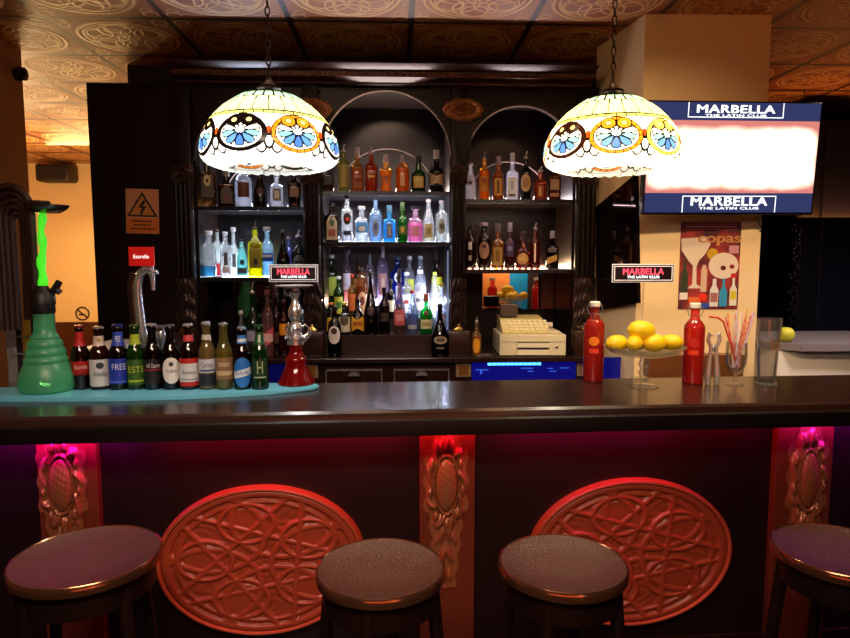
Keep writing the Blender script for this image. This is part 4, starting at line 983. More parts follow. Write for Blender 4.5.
beer(243, 326, 17, '#2a0e0c', [('o', .04, .54, 66, '#2878c8'), ('d', .22, .34, 62, '#e0e8f4', None, ('QUILMES', '#2868b8', .2, .8, .8)), ('r', .76, .90, 100, '#3078c0', ('r', .2, .6, .9, '#e0e8f4'))], ('crown', '#a8c0d8'), 'dark beer bottle with sky blue and white oval label', (.55, '#180806', .6))
beer(260.5, 324, 17, '#1c5a1c', [('v', .16, .50, 52, '#143818', ('r', .1, .16, .8, '#a8c0a0'), ('H', '#a8b890', .3, .9, .35)), ('r', .72, .92, 90, '#184820', ('r', .2, .8, .2, '#a8c0a0'))], ('crown', '#386838'), 'deep green beer bottle with dark shield label, last before the water pipe', (.62, '#1c6a18', .5))
# upturned chrome coasters seen behind the bottle necks are tap heads
# ------------------------------------------------------------------ water pipes (hookahs)
def hookah_red():
    p = PZ(296.5, 383.5, TT); k = p.y / F
    t = thing('water_pipe', 'water pipe with red bell glass base and silver stem beside the board end', 'hookah', (p.x, p.y, TT), 0)
    prof = [(18, 0), (18.5, 1.5), (17, 5), (13.5, 12), (11, 18), (10.2, 22), (11, 25), (10.5, 28), (8, 31), (6.5, 34), (6.2, 41)]
    mk('glass_base', lathe(BM(), [(a_ * k, b_ * k) for a_, b_ in prof], 40), glass('#b01418', .5, .4, .08), t)
    mk('water', lathe(BM(), [(15.5 * k, 1 * k), (15 * k, 4 * k), (12 * k, 12 * k), (10 * k, 18 * k)], 32), glass('#8a0c10', .6, .4, .1), t)
    mk('collar', lathe(BM(), [(7 * k, 41.2 * k), (8.5 * k, 42 * k), (8.5 * k, 46 * k), (11 * k, 48 * k), (11 * k, 50 * k), (7 * k, 52 * k), (5.5 * k, 54 * k)], 28), chrome, t)
    st = [(5.5, 54.2), (7.5, 57), (8, 60), (5, 64), (4, 66), (6.5, 71), (7.2, 76), (5.5, 82), (3.5, 86), (3, 90), (5, 93), (6, 96), (3, 98), (3, 101)]
    mk('stem', lathe(BM(), [(a_ * k, b_ * k) for a_, b_ in st], 20), chrome, t)
    for s_ in range(3):
        bm = BM(); a = s_ * 2 * PI / 3 + .4; dx, dy = math.cos(a), math.sin(a)
        tube(bm, [(dx * r_ * k, dy * r_ * k, z_ * k) for r_, z_ in ((6, 50), (12, 52), (14, 58), (10, 63), (7, 60))], 1.0 * k, 8)
        mk('scroll_arm', bm, chrome, t)
    mk('hose_port', tube(BM(), [(8 * k, 0, 46 * k), (13 * k, -2 * k, 50 * k), (16 * k, -3 * k, 56 * k)], [2.4 * k, 2.0 * k, 1.6 * k], 10), chrome, t)
    mk('ash_tray', lathe(BM(), [(3 * k, 101.2 * k), (12 * k, 101.4 * k), (18 * k, 103.2 * k), (19 * k, 104.2 * k), (17.5 * k, 104 * k), (12 * k, 102.4 * k), (3 * k, 102.2 * k)], 40), mat('#cfcfd4', .32, .45), t)
    mk('bowl', lathe(BM(), [(2.5 * k, 102.45 * k), (4.0 * k, 103 * k), (4.6 * k, 104 * k), (4.2 * k, 104.6 * k), (1 * k, 104.6 * k)], 20), mat('#e8e4e0', .3), t)
hookah_red(); [o for o in bpy.data.objects if o.name == 'water_pipe'][0].scale = (1, 1, .95)
def hookah_green():
    p = PZ(48, 390.5, TT); k = p.y / F
    t = thing('water_pipe', 'water pipe with frosted green ribbed base and glowing green hose at far left', 'hookah', (p.x, p.y, TT), 0)
    prof = [(22, 0), (24.5, 2), (25.5, 8), (24.5, 16), (21.5, 24), (19, 28.5), (19.8, 30.5), (19.4, 33), (17.2, 35.5), (17.9, 38), (17.5, 41), (15.2, 43.5), (15.8, 46), (15.2, 49), (12.5, 52), (12.6, 54), (10.2, 57.5), (9.4, 62), (9.2, 77)]
    mk('glass_base', lathe(BM(), [(a_ * k, b_ * k) for a_, b_ in prof], 48), glass('#78f0b4', .6, .55, .35), t)
    mk('rubber_grommet', lathe(BM(), [(10.4 * k, 77.2 * k), (10.8 * k, 78 * k), (10.6 * k, 85 * k), (11.4 * k, 86 * k), (11 * k, 95 * k), (8 * k, 99 * k), (5 * k, 104 * k)], 28), mat('#101010', .45), t)
    bm = tube(BM(), [(5 * k, 0, 93 * k), (12 * k, 0, 100 * k), (17 * k, 0, 108 * k)], [3.4 * k, 3.6 * k, 3.2 * k], 12)
    tube(bm, [(13 * k, 0, 101 * k), (17 * k, 0, 97 * k)], 3 * k, 10)
    mk('hose_port', bm, mat('#131111', .4), t)
    pts = [((.4 + .05 * i * 5.5 + .9 * math.sin(i * 1.1)) * k, 0, (102 + i * 5.5) * k) for i in range(14)]
    mk('light_stem', tube(BM(), pts, [(3.9 - .06 * i + .8 * math.sin(i * 1.7)) * k for i in range(14)], 14), mat('#50e030', .35, emit='#48e828', es=.75), t)
    dz = 173.6
    mk('ash_tray', lathe(BM(), [(4 * k, dz * k), (11 * k, (dz + .5) * k), (17 * k, (dz + 4) * k), (20 * k, (dz + 8) * k), (18 * k, (dz + 7.6) * k), (11 * k, (dz + 2) * k), (4 * k, (dz + 1.5) * k)], 40, (9 * k, 0, 0)), mat('#8a7a70', .2, .9), t)
    mk('clay_bowl', lathe(BM(), [(5 * k, (dz + 1.6) * k), (7 * k, (dz + 5) * k), (10 * k, (dz + 10) * k), (9 * k, (dz + 12) * k)], 24, (2 * k, 0, 0)), mat('#2a1410', .5), t)
    # long leather hose looped over the tray
    hose = []
    for i in range(5):
        off = 6 * i
        bm = BM(); pts_ = []
        xc, zc = -26 + .5 * i, dz + 2 - off * .4
        rx, ry = 20 - 3.6 * i + .01, 24 - 4 * i
        ptsl = [(xc - rx, 2 * i, 60)] + [(xc - rx, 2 * i, zc - 40)] + [(xc + rx * math.cos(a), 2 * i, zc + ry * math.sin(a)) for a in [PI - PI * s / 10 for s in range(11)]] + [(xc + rx, 2 * i, zc - 40), (xc + rx - 1, 2 * i, 70)]
        tube(bm, [(a_ * k, b_ * k, c_ * k) for a_, b_, c_ in ptsl], 3.6 * k, 10)
        mk('hose', bm, mat('#2a100c', .4, bump=.4, bscale=200), t)
hookah_green()
# ------------------------------------------------------------------ glass holder with menus at the far left
p = PZ(6, 391, TT); k = p.y / F
t = thing('menu_holder', 'clear rack with dark menus and orange straws left of the green water pipe', 'rack', (p.x, p.y + .19, BT), 0)
bm = BM()
for (xa_, xb_) in ((-22, -20.5), (20, 21.5)): box(bm, xa_ * k, xb_ * k, -.03, .03, 0, 78 * k)
box(bm, -20.4 * k, 19.9 * k, -.03, .03, 0, 1.5 * k); box(bm, -20.4 * k, 19.9 * k, -.03, -.026, 34 * k, 36 * k); box(bm, -20.4 * k, 19.9 * k, -.03, -.026, 52 * k, 54 * k)
mk('rack_frame', bm, glass('#d0d0d0', .3), t, smooth=False)
for i, (x, cc, hh_) in enumerate(((-12, '#281410', 70), (-4, '#c8a018', 76), (3, '#1a0c0a', 72), (10, '#b85a18', 80), (15, '#8a3a10', 78))):
    mk('menu_card', box(BM(), (x - 3) * k, (x + 3) * k, -.01 + i * .004, -.008 + i * .004, 1.6 * k, hh_ * k), mat(cc, .5), t, smooth=False)
# ------------------------------------------------------------------ beer taps
p = PZ(150, 384.5, BT); k = p.y / F
t = thing('beer_tap', 'curved chrome beer tap column with small red badge behind the beer bottles', 'beer tap', (p.x, p.y, BT), 0)
mk('base_plate', lathe(BM(), [(14 * k, 0.0005), (14 * k, 2 * k), (9 * k, 4 * k), (6 * k, 6 * k)], 28), chrome, t)
cv = [(-1, 5), (-2, 25), (-4.5, 45), (-6.5, 65), (-8, 85), (-8, 100), (-5, 110), (1, 115), (6, 114)]
mk('column', tube(BM(), [(a_ * k, 0, b_ * k) for a_, b_ in cv], [6.0 * k, 5.6 * k, 5 * k, 4.6 * k, 4.2 * k, 4 * k, 4 * k, 4 * k, 3.6 * k], 16), chrome, t)
mk('back_column', tube(BM(), [((a_ - 7) * k, .02, b_ * k) for a_, b_ in cv[:-2]], 4.6 * k, 12), mat('#5a4040', .3, .8), t)
bm = tube(BM(), [(6 * k, 0, 121 * k), (6.5 * k, 0, 112 * k), (7 * k, 0, 100 * k), (7 * k, 0, 94 * k)], [2 * k, 3 * k, 2 * k, 1.6 * k], 12)
tube(bm, [(2 * k, 0, 112 * k), (12 * k, 0, 112 * k)], 2.4 * k, 10)
mk('faucet', bm, chrome, t)
q0, q1 = P(130, 266, p.y - .02), P(154.5, 247, p.y - .02)
bd = mk('badge', box(BM(), q0.x - p.x, q1.x - p.x, -.03, -.022, q0.z - BT, q1.z - BT, .002), mat('#c81c18', .35, emit='#c01010', es=.25), t, smooth=False)
tb = text_bm('Estrella', width=(q1.x - q0.x) * .62, ext=.001, bold=.01); move(tb, ((q0.x + q1.x) / 2 - p.x, -.0305, (q0.z + q1.z) / 2 - BT))
mk('lettering', tb, mat('#f4ece8', .4, emit='#ffffff', es=.3), bd, smooth=False)
mk('badge_stem', tube(BM(), [((q0.x + q1.x) / 2 - p.x + .01, -.02, q0.z - BT + .002), (-5 * k, -.008, 112 * k)], .005, 8), chrome, t)
p = PZ(163, 383.8, BT); k = p.y / F
t = thing('tap_handle_tower', 'small chrome two lever dispenser between beer bottles, right of the curved tap', 'beer tap', (p.x, p.y, BT), 0)
mk('tower', lathe(BM(), [(6 * k, .0005), (6 * k, 2 * k), (3.4 * k, 5 * k), (3 * k, 40 * k), (5 * k, 44 * k), (5 * k, 50 * k), (3 * k, 56 * k)], 20), chrome, t)
for s_ in (-1, 1):
    mk('lever', tube(BM(), [(s_ * 3 * k, 0, 48 * k), (s_ * 10 * k, -.01, 46 * k), (s_ * 14 * k, -.015, 36 * k), (s_ * 15 * k, -.015, 30 * k)], [2 * k, 2.2 * k, 1.8 * k, 1.4 * k], 10), chrome, t)
mk('drip_cap', lathe(BM(), [(3 * k, 56.2 * k), (11 * k, 57 * k), (11.5 * k, 58 * k), (2 * k, 59 * k)], 24), chrome, t)
# white chest behind the first bottles
q = P(79, 349, 3.05); q2 = P(131, 349, 3.05)
t = thing('drinks_chest', 'low white chest behind the bar, seen between the leftmost beer bottles', 'chest', ((q.x + q2.x) / 2, 3.05, 0), 0); w_c = (q2.x - q.x) / 2
mk('body', box(BM(), -w_c, w_c, 0, .36, 0, q.z - .03, .01), mat('#c8c4c0', .5), t)
mk('lid', box(BM(), -w_c - .01, w_c + .01, -.01, .37, q.z - .029, q.z, .008), mat('#eeeae6', .4), t)
# ------------------------------------------------------------------ signs reading MARBELLA on clear posts
def sign(x0, x1, y0, y1, Y, post, label, ztab):
    a_, b_ = P(x0, y1, Y), P(x1, y0, Y); w, h = b_.x - a_.x, b_.z - a_.z; cx, cz = (a_.x + b_.x) / 2, (a_.z + b_.z) / 2
    t = thing('table_sign', label, 'sign', (cx, Y, ztab), 0, 'small club name signs')
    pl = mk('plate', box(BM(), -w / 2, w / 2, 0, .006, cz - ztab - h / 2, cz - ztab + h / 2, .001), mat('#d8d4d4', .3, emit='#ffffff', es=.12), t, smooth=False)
    m_ = .006; z = cz - ztab
    mk('dark_field', box(BM(), -w / 2 + m_ * .6, w / 2 - m_ * .6, -.0012, -.0003, z - h / 2 + m_ * .6, z + h / 2 - m_ * .6), mat('#1a0c10', .3), pl, smooth=False)
    bm = BM(); e = m_ * 1.4; tk = .0022
    for g in ((-w / 2 + e, w / 2 - e, z + h / 2 - e - tk, z + h / 2 - e), (-w / 2 + e, w / 2 - e, z - h / 2 + e, z - h / 2 + e + tk), (-w / 2 + e, -w / 2 + e + tk, z - h / 2 + e + tk, z + h / 2 - e - tk), (w / 2 - e - tk, w / 2 - e, z - h / 2 + e + tk, z + h / 2 - e - tk)):
        box(bm, g[0], g[1], -.0022, -.0013, g[2], g[3])
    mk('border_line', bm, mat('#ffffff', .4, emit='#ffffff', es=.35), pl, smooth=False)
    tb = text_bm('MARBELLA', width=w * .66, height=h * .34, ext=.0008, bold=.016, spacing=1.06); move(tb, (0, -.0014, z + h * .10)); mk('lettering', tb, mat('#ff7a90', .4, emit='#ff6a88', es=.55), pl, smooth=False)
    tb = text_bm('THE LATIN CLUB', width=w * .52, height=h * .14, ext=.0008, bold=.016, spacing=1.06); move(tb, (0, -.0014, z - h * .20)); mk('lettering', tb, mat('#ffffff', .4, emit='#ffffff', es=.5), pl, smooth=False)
    mk('clear_post', box(BM(), post - .003, post + .003, .001, .005, .003, z - h / 2 - .0005), glass('#f4f4f4', .06), t, smooth=False)
    mk('clear_foot', box(BM(), post - .03, post + .03, -.02, .03, .0005, .0029), glass('#f4f4f4', .06), t, smooth=False)
sign(269, 318, 264.5, 282, 2.62, .02, 'small MARBELLA name sign above the red water pipe', BT)
sign(612, 674.5, 264, 282.5, 2.66, .004, 'small MARBELLA name sign above the lemon stand', BT)
# ------------------------------------------------------------------ right of the bar: red bottles, lemons, tongs, straws, glass
for px, yb, yt, lab, dc in ((593, 383, 299, 'tall red swing top bottle with orange dot, left of the lemon stand', '#f08018'), (692.3, 385, 300, 'tall red swing top bottle right of the lemon stand', '#c02010')):
    p = PZ(px, yb - 1.5, BT)
    bottle(px, yb - 1.5, yt, 20.5, 0, BT, 'swing', '#ff6a58', (.83, '#ff2a20', .5), [('o', .50, .62, 30, dc), ('r', .40, .46, 26, '#e84020')], ('swing', '#eee'), lab, name='swing_top_bottle', group='red swing top bottles', atpz=True)
clearg = glass('#fcfdfd', .03)
p = PZ(643, 386, BT); k = p.y / F
t = thing('cake_stand', 'clear glass footed stand holding lemons on the bar', 'stand', (p.x, p.y, BT), 0)
mk('foot', lathe(BM(), [(16 * k, .0005), (16 * k, 1.2 * k), (9 * k, 3 * k), (4 * k, 6 * k), (3.6 * k, 10 * k)], 36), clearg, t)
mk('stem', lathe(BM(), [(3.6 * k, 10.1 * k), (5.5 * k, 14 * k), (3 * k, 18 * k), (5.8 * k, 23 * k), (3.5 * k, 28 * k), (5 * k, 30.2 * k)], 28), clearg, t)
mk('bowl', lathe(BM(), [(5 * k, 30.4 * k), (20 * k, 31.5 * k), (33 * k, 35 * k), (41 * k, 42 * k), (39.6 * k, 42 * k), (32 * k, 36.6 * k), (19 * k, 33.2 * k), (5 * k, 32.2 * k)], 48), glass('#f4f0e0', .10), t)
SP = [(p.x, p.y, BT, k)]
lemm = mat('#f2cc14', .38, bump=.15, bscale=220)
def lemon(px, py, rx, dy, col, label, rz=0, ry=.0, Yd=None, grp='lemons on the glass stand'):
    Y = (Yd or p.y) + dy; q = P(px, py, Y); r = rx * Y / F; bm = BM()
    prof = []
    for i in range(17):
        a = PI * i / 16; x = -math.cos(a); rr = math.sin(a) ** .85 * .74
        nip = .10 if i in (0, 16) else 0
        prof.append((max(rr, .03) * r, (x * (1.0) + (nip if i == 16 else -nip if i == 0 else 0)) * r))
    lathe(bm, prof, 24); move(bm, mtx=Matrix.Rotation(PI / 2, 4, 'Y'))
    o = mk('lemon', bm, col, loc=(q.x, Y, q.z), rz=rz, angle=80); o.rotation_euler = (0, ry, rz)
    tag(o, label, 'lemon', grp); return o
lemon(641.5, 330.5, 14, -.015, lemm, 'big lemon on top of the pile', .1, .1)
lemon(617, 343.5, 12, .0, lemm, 'lemon at the left end of the stand', .3)
lemon(634.5, 343.5, 11, -.045, lemm, 'lemon at the front centre left of the stand', 1.0)
lemon(654.5, 343, 12.5, -.03, lemm, 'lemon at front centre right of the stand', .1)
lemon(671.5, 342, 11, .012, lemm, 'lemon at the right end of the stand', -.4)
lemon(638, 341.5, 12, .06, lemm, 'lemon at the back of the pile under the big one', .6)
# ice tongs
p2 = PZ(712, 384, BT); k2 = p2.y / F
# goblet for tongs: they lean in a short clear holder
t = thing('ice_tongs', 'silver ice tongs standing between red bottle and straw glass', 'tongs', (p2.x, p2.y, BT), 0)
for s_ in (-1, 1):
    bm = tube(BM(), [(s_ * 4.5 * k2, 0, .004), (s_ * 5 * k2, 0, 8 * k2), (s_ * 3.8 * k2, 0, 24 * k2), (s_ * 2.5 * k2, 0, 38 * k2), (s_ * 6 * k2, 0, 46 * k2), (s_ * 5 * k2, 0, 53 * k2), (s_ * 2 * k2, 0, 50 * k2)], [2.8 * k2, 3.4 * k2, 2.4 * k2, 2.0 * k2, 2.2 * k2, 1.8 * k2, 1.2 * k2], 8)
    mk('arm', bm, mat('#d8d2cc', .3, .7), t)
mk('pivot', lathe(BM(), [(1.6 * k2, 34 * k2), (2.6 * k2, 36 * k2), (2.6 * k2, 39 * k2), (1.6 * k2, 41 * k2)], 14), chrome, t)
# straw goblet
p3 = PZ(735, 384.3, BT); k3 = p3.y / F
t = thing('straw_goblet', 'stemmed glass goblet full of striped straws', 'glass', (p3.x, p3.y, BT), 0)
mk('foot', lathe(BM(), [(9 * k3, .0005), (9 * k3, .8 * k3), (3 * k3, 2.2 * k3), (1.6 * k3, 5 * k3), (2.2 * k3, 9.8 * k3)], 28), clearg, t)
mk('bowl', lathe(BM(), [(2.2 * k3, 10 * k3), (7 * k3, 14 * k3), (10 * k3, 22 * k3), (10.6 * k3, 31 * k3), (10 * k3, 44 * k3), (9.4 * k3, 44 * k3), (10 * k3, 31 * k3), (9.4 * k3, 22 * k3), (6 * k3, 15 * k3), (1 * k3, 11.5 * k3)], 32), clearg, t)
XS = 1
cols = [('#e84838', 'red'), ('#f0a020', 'orange'), ('#d8d0e8', 'pale lilac'), ('#f08030', 'dark orange'), ('#f0e8e0', 'white'), ('#e8b030', 'golden'), ('#e06868', 'coral'), ('#c8a8e0', 'violet'), ('#f4c860', 'yellow'), ('#f0f0e8', 'white'), ('#e87040', 'tangerine'), ('#d85048', 'brick red')]
def straw_mat(c):
    k_ = ('straw', c)
    if k_ in MC: return MC[k_]
    m, n, l = newmat('striped_straw'); o = n.new('ShaderNodeOutputMaterial'); b = n.new('ShaderNodeBsdfPrincipled'); l.new(b.outputs[0], o.inputs[0])
    tc = n.new('ShaderNodeTexCoord'); mp = n.new('ShaderNodeMapping'); wv = n.new('ShaderNodeTexWave'); wv.inputs['Scale'].default_value = 22; wv.bands_direction = 'DIAGONAL'
    l.new(tc.outputs['Object'], wv.inputs[0]); cr = n.new('ShaderNodeMix'); cr.data_type = 'RGBA'; cr.inputs['A'].default_value = lin(c); cr.inputs['B'].default_value = lin('#f4dcc8')
    mm = n.new('ShaderNodeMath'); mm.operation = 'MULTIPLY'; mm.inputs[1].default_value = .45; l.new(wv.outputs['Fac'], mm.inputs[0]); l.new(mm.outputs[0], cr.inputs['Factor']); l.new(cr.outputs['Result'], b.inputs['Base Color'])
    b.inputs['Roughness'].default_value = .35; MC[k_] = m; return m
tops = [(-13, 70), (-9, 74), (-5, 77), (-1, 72), (3, 76), (7, 78), (11, 74), (14, 76), (9, 66), (-3, 66), (5, 70), (16, 72)]
places = ['leaning furthest left inside the goblet', 'second from the left in the goblet', 'upright left of centre in the goblet', 'short one at goblet centre', 'tall one just right of centre', 'tallest in the goblet', 'leaning right in the goblet', 'leaning right near the goblet edge', 'short one on the right of the goblet', 'short one at the front left', 'mid height one front right', 'leaning furthest right in the goblet']
for i, (tx, tz) in enumerate(tops):
    a = i * 2.4; bx, by = math.cos(a) * 3.5 * k3 - tx * .12 * k3, math.sin(a) * 3.5 * k3; c_, cn_ = cols[i]
    ty = math.sin(a) * 5 * k3
    o = mk('drinking_straw', tube(BM(), [(bx, by, 18 * k3), (bx * .3 + tx * .55 * k3, by * .5 + ty * .5, 44 * k3), (tx * k3, ty, tz * k3)], .0040, 8), straw_mat(c_), loc=(p3.x, p3.y, BT))
    tag(o, '%s drinking straw, %s' % (cn_, places[i]), 'straw', 'drinking straws in the goblet')
o = mk('drinking_straw', tube(BM(), [(0, -.01, 18 * k3), (-9 * k3, -.012, 44.6 * k3), (-18 * k3, -.02, 66 * k3), (-24 * k3, -.02, 70 * k3), (-33 * k3, -.02, 71 * k3)], .0038, 8), mat('#e83a28', .35), loc=(p3.x, p3.y, BT))
tag(o, 'red drinking straw with bent end reaching left out of the goblet', 'straw', 'drinking straws in the goblet')
# tall beer glass
p4 = PZ(766, 385.2, BT); k4 = p4.y / F
t = thing('beer_glass', 'empty tall clear beer glass right of the straw goblet', 'glass', (p4.x, p4.y, BT), 0)
mk('glass_wall', lathe(BM(), [(9.5 * k4, 3.6 * k4), (8.8 * k4, 8 * k4), (9.4 * k4, 20 * k4), (11 * k4, 45 * k4), (12 * k4, 70 * k4), (11.4 * k4, 70 * k4), (10.3 * k4, 45 * k4), (8.6 * k4, 20 * k4), (7.8 * k4, 8 * k4), (1 * k4, 7 * k4)], 36), clearg, t)
mk('thick_base', lathe(BM(), [(10 * k4, .0005), (10.8 * k4, 1 * k4), (10.5 * k4, 3 * k4), (9.5 * k4, 3.5 * k4)], 36), glass('#e8e4dc', .18), t)
bm = text_bm('B', width=8 * k4, height=11 * k4, ext=.0004); move(bm, (0, -11.45 * k4, 44 * k4)); mk('printed_mark', bm, mat('#8a5a3a', .5), t, smooth=False)
# ------------------------------------------------------------------ cash register
YQ2 = 3.47
a_, b_ = P(500, 353, YQ2), P(566, 353, YQ2); w = b_.x - a_.x; k = YQ2 / F
t = thing('cash_register', 'cream and grey cash register on the back counter', 'cash register', (a_.x + w / 2, YQ2 + .01, CT), R(-2))
crm = mat('#d8cfae', .5); h1 = 22 * k
mk('drawer_housing', box(BM(), -w / 2, w / 2, 0, .34, .004, h1, .004), crm, t, smooth=False)
bm = BM()
for sx in (-1, 1):
    for yy_ in (.03, .30): lathe(bm, [(.012, 0), (.012, .0038)], 12, (sx * (w / 2 - .03), yy_, 0))
mk('rubber_foot', bm, black, t)
mk('drawer_seam', box(BM(), -w / 2 + .001, w / 2 - .001, -.0015, -.0004, h1 * .66, h1 * .68), mat('#8a8068', .5), t, smooth=False)
dr = mk('cash_drawer', box(BM(), -w * .24, w * .24, -.008, -.0005, h1 * .06, h1 * .70, .002), mat('#e4dcc0', .45), t, smooth=False)
mk('drawer_slot', box(BM(), -w * .24, w * .24, -.0115, -.0085, h1 * .34, h1 * .42), mat('#2a1c18', .4), dr, smooth=False)
mk('drawer_slot', box(BM(), -w * .24, w * .24, -.0115, -.0085, h1 * .66, h1 * .70), mat('#2a1c18', .4), dr, smooth=False)
mk('key_lock', lathe(BM(), [(.009, 0), (.009, .005), (.005, .007)], 16, tilt=Matrix.Rotation(PI / 2, 3, 'X'), c=(w * .36, -.0005, h1 * .45)), chrome, t)
bm = BM(); prism(bm, [(.02, h1 + .0005), (.015, h1 + .012), (.16, h1 + .075), (.30, h1 + .085), (.30, h1 + .0005)], -w * .45, w * .22, 'x')
kb = mk('keyboard_body', bm, mat('#d6c98a', .5), t, smooth=False)
bm = BM(); sl = math.atan2(.063, .145)
for i in range(8):
    for j in range(4):
        box(bm, -.009, .009, -.009, .009, .0012, .009, .001, Matrix.Translation((-w * .40 + .03 + i * .029, .035 + j * .030, h1 + .0205 + j * .030 * math.tan(sl))) @ Matrix.Rotation(sl, 4, 'X'))
mk('keys', bm, mat('#efe4b8', .5), kb, smooth=False)
mk('display', box(BM(), -w * .44, -w * .16, .165, .23, h1 + .086, h1 + .16, .006), mat('#4a3c34', .4), kb, smooth=False)
bm = BM(); lathe(bm, [(.018, -.02), (.018, .04)], 20, tilt=Matrix.Rotation(PI / 2, 3, 'Y'), c=(w * .30, .22, h1 + .030))
mk('roll_tray', box(BM(), w * .225, w * .45, .06, .19, h1 + .0005, h1 + .0118, .003), crm, t, smooth=False)
mk('paper_roll', bm, mat('#cfc6b4', .6), kb, angle=30)
# black coffee-machine style group heads behind the register
p5 = P(478, 353, 3.56)
# small receipts tray
a2, b2 = P(476, 353, 3.50), P(497, 353, 3.50)
tr = thing('cash_tray', 'flat silver tray on the back counter left of the cash register', 'tray', ((a2.x + b2.x) / 2 - .01, 3.50, CT), .2)
mk('tray', box(BM(), -.05, .045, -.02, .06, .0005, .006, .002), mat('#8a7a74', .3, .7), tr, smooth=False)
# ------------------------------------------------------------------ things on the dark panels: warning sign
a_, b_ = P(127, 233.5, YF - .002), P(158, 189, YF - .002); w, h = b_.x - a_.x, b_.z - a_.z
t = thing('warning_sign', 'electrical hazard warning sign with black triangle on the dark panel', 'sign', ((a_.x + b_.x) / 2, YF - .0005, (a_.z + b_.z) / 2), 0); t.rotation_euler = (0, R(1.5), 0)
mk('plate', box(BM(), -w / 2, w / 2, -.003, 0, -h / 2, h / 2), mat('#c98a62', .6), t, smooth=False)
mk('text_field', box(BM(), -w / 2 + .004, w / 2 - .002, -.0042, -.0031, -h / 2 + .004, -h * .16), mat('#c86a1c', .6), t, smooth=False)
bm = prism(BM(), [(-w * .47, -h * .12), (w * .47, -h * .12), (0, h * .44)], -.0042, -.0031, 'y'); mk('triangle_border', bm, mat('#1a0c08', .6), t, smooth=False)
bm = prism(BM(), [(-w * .37, -h * .085), (w * .37, -h * .085), (0, h * .355)], -.0055, -.0043, 'y'); mk('triangle_field', bm, mat('#c8803c', .6), t, smooth=False)
bm = prism(BM(), [(.02 * w, h * .24), (-.12 * w, h * .08), (-.01 * w, h * .08), (-.07 * w, -h * .05), (-.1 * w, -h * .03), (-.03 * w, -h * .085), (.04 * w, -h * .04), (0, -h * .05), (.13 * w, h * .115), (.02 * w, h * .115), (.12 * w, h * .24)], -.0068, -.0056, 'y'); mk('lightning_bolt', bm, mat('#1a0c08', .6), t, smooth=False)
bm = BM()
for i, (l_, r_) in enumerate(((-.3, .3), (-.28, .26), (-.36, .36))):
    x = l_
    while x < r_ - .03:
        ww = random.uniform(.03, .1); box(bm, x * w, min(r_, x + ww) * w, -.0052, -.0043, -h * (.24 + i * .085), -h * (.205 + i * .085)); x += ww + .02
mk('small_print', bm, mat('#3a1408', .6), t, smooth=False)
# no smoking sign and speaker in the far left room
q = P(82.5, 313.5, YB - .002); t = thing('no_smoking_sign', 'round no smoking sticker low on the yellow far wall', 'sign', (q.x, YB - .0005, q.z), 0); rr = 6.2 * YB / F
bm = tube(BM(), [(rr * math.cos(i * PI / 16), -.004, rr * math.sin(i * PI / 16)) for i in range(32)], .009, 6, True)
box(bm, -rr * .9, rr * .9, -.009, -.003, -.008, .008, 0, Matrix.Rotation(R(40), 4, 'Y')); mk('ring', bm, mat('#3a1c0c', .6), t)
mk('cigarette', box(BM(), -rr * .55, rr * .45, -.007, -.001, -.022, -.004), mat('#3a1c0c', .6), t, smooth=False)
q = P(59, 174, YB - .1)
t = thing('wall_speaker', 'dark rounded speaker mounted high on the yellow far wall', 'speaker', (q.x, YB, q.z), 0)
bm = BM(); box(bm, -.20, .20, -.28, -.03, -.11, .10, .03); mk('cabinet', bm, mat('#2a1814', .5), t)
mk('grille', box(BM(), -.17, .17, -.29, -.2805, -.08, .07, .004), mat('#1a100e', .7, bump=.4, bscale=300), t, smooth=False)
mk('bracket', box(BM(), -.03, .03, -.029, -.0005, -.03, .03), black, t, smooth=False)
# ------------------------------------------------------------------ television on the pillar
YT = PF - .14
tvq = [P(642, 212, YT), P(815.5, 212.5, YT), P(820.5, 104.5, YT), P(650, 102.5, YT)]
w = ((tvq[1] - tvq[0]).length + (tvq[2] - tvq[3]).length) / 2; h = ((tvq[2] - tvq[1]).length + (tvq[3] - tvq[0]).length) / 2
cen = sum(tvq, Vector()) / 4
t = thing('television', 'flat television showing the MARBELLA logo, mounted on the cream pillar', 'television', cen, R(0)); t.rotation_euler = (R(4), R(-.3), R(2))
mk('casing', box(BM(), -w / 2 - .008, w / 2 + .012, .002, .05, -h / 2 - .012, h / 2 + .008, .006), mat('#0c0a0e', .25), t, smooth=False)
mk('wall_bracket', box(BM(), -.12, .02, .051, .12, -.08, .08), black, t, smooth=False)
def tvmat():
    m, n, l = newmat('screen_picture'); B = NB(n, l); o = n.new('ShaderNodeOutputMaterial'); e = n.new('ShaderNodeEmission'); l.new(e.outputs[0], o.inputs[0])
    tc = n.new('ShaderNodeTexCoord'); sp = n.new('ShaderNodeSeparateXYZ'); l.new(tc.outputs['Object'], sp.inputs[0])
    z = B.m('ABSOLUTE', B.m('DIVIDE', sp.outputs[2], h * .30)); x = B.m('ABSOLUTE', B.m('DIVIDE', sp.outputs[0], w * .5))
    nz = n.new('ShaderNodeTexNoise'); nz.inputs['Scale'].default_value = 9; l.new(tc.outputs['Object'], nz.inputs[0])
    v = B.m('ADD', B.m('POWER', z, 5), B.m('MULTIPLY', B.m('POWER', x, 20), .6)); v = B.m('ADD', v, B.m('MULTIPLY', B.m('SUBTRACT', nz.outputs['Fac'], .5), .9))
    cr = n.new('ShaderNodeValToRGB'); cr.color_ramp.elements[0].position = .12; cr.color_ramp.elements[0].color = (1, .95, .9, 1)
    cr.color_ramp.elements[1].position = .95; cr.color_ramp.elements[1].color = lin('#e88a80')
    c2 = cr.color_ramp.elements.new(.45); c2.color = lin('#ffc8b0')
    l.new(v, cr.inputs[0]); l.new(cr.outputs[0], e.inputs[0])
    l.new(B.m('MULTIPLY_ADD', B.m('SUBTRACT', 1, B.m('MINIMUM', v, 1)), 1.8, .95), e.inputs[1]); return m
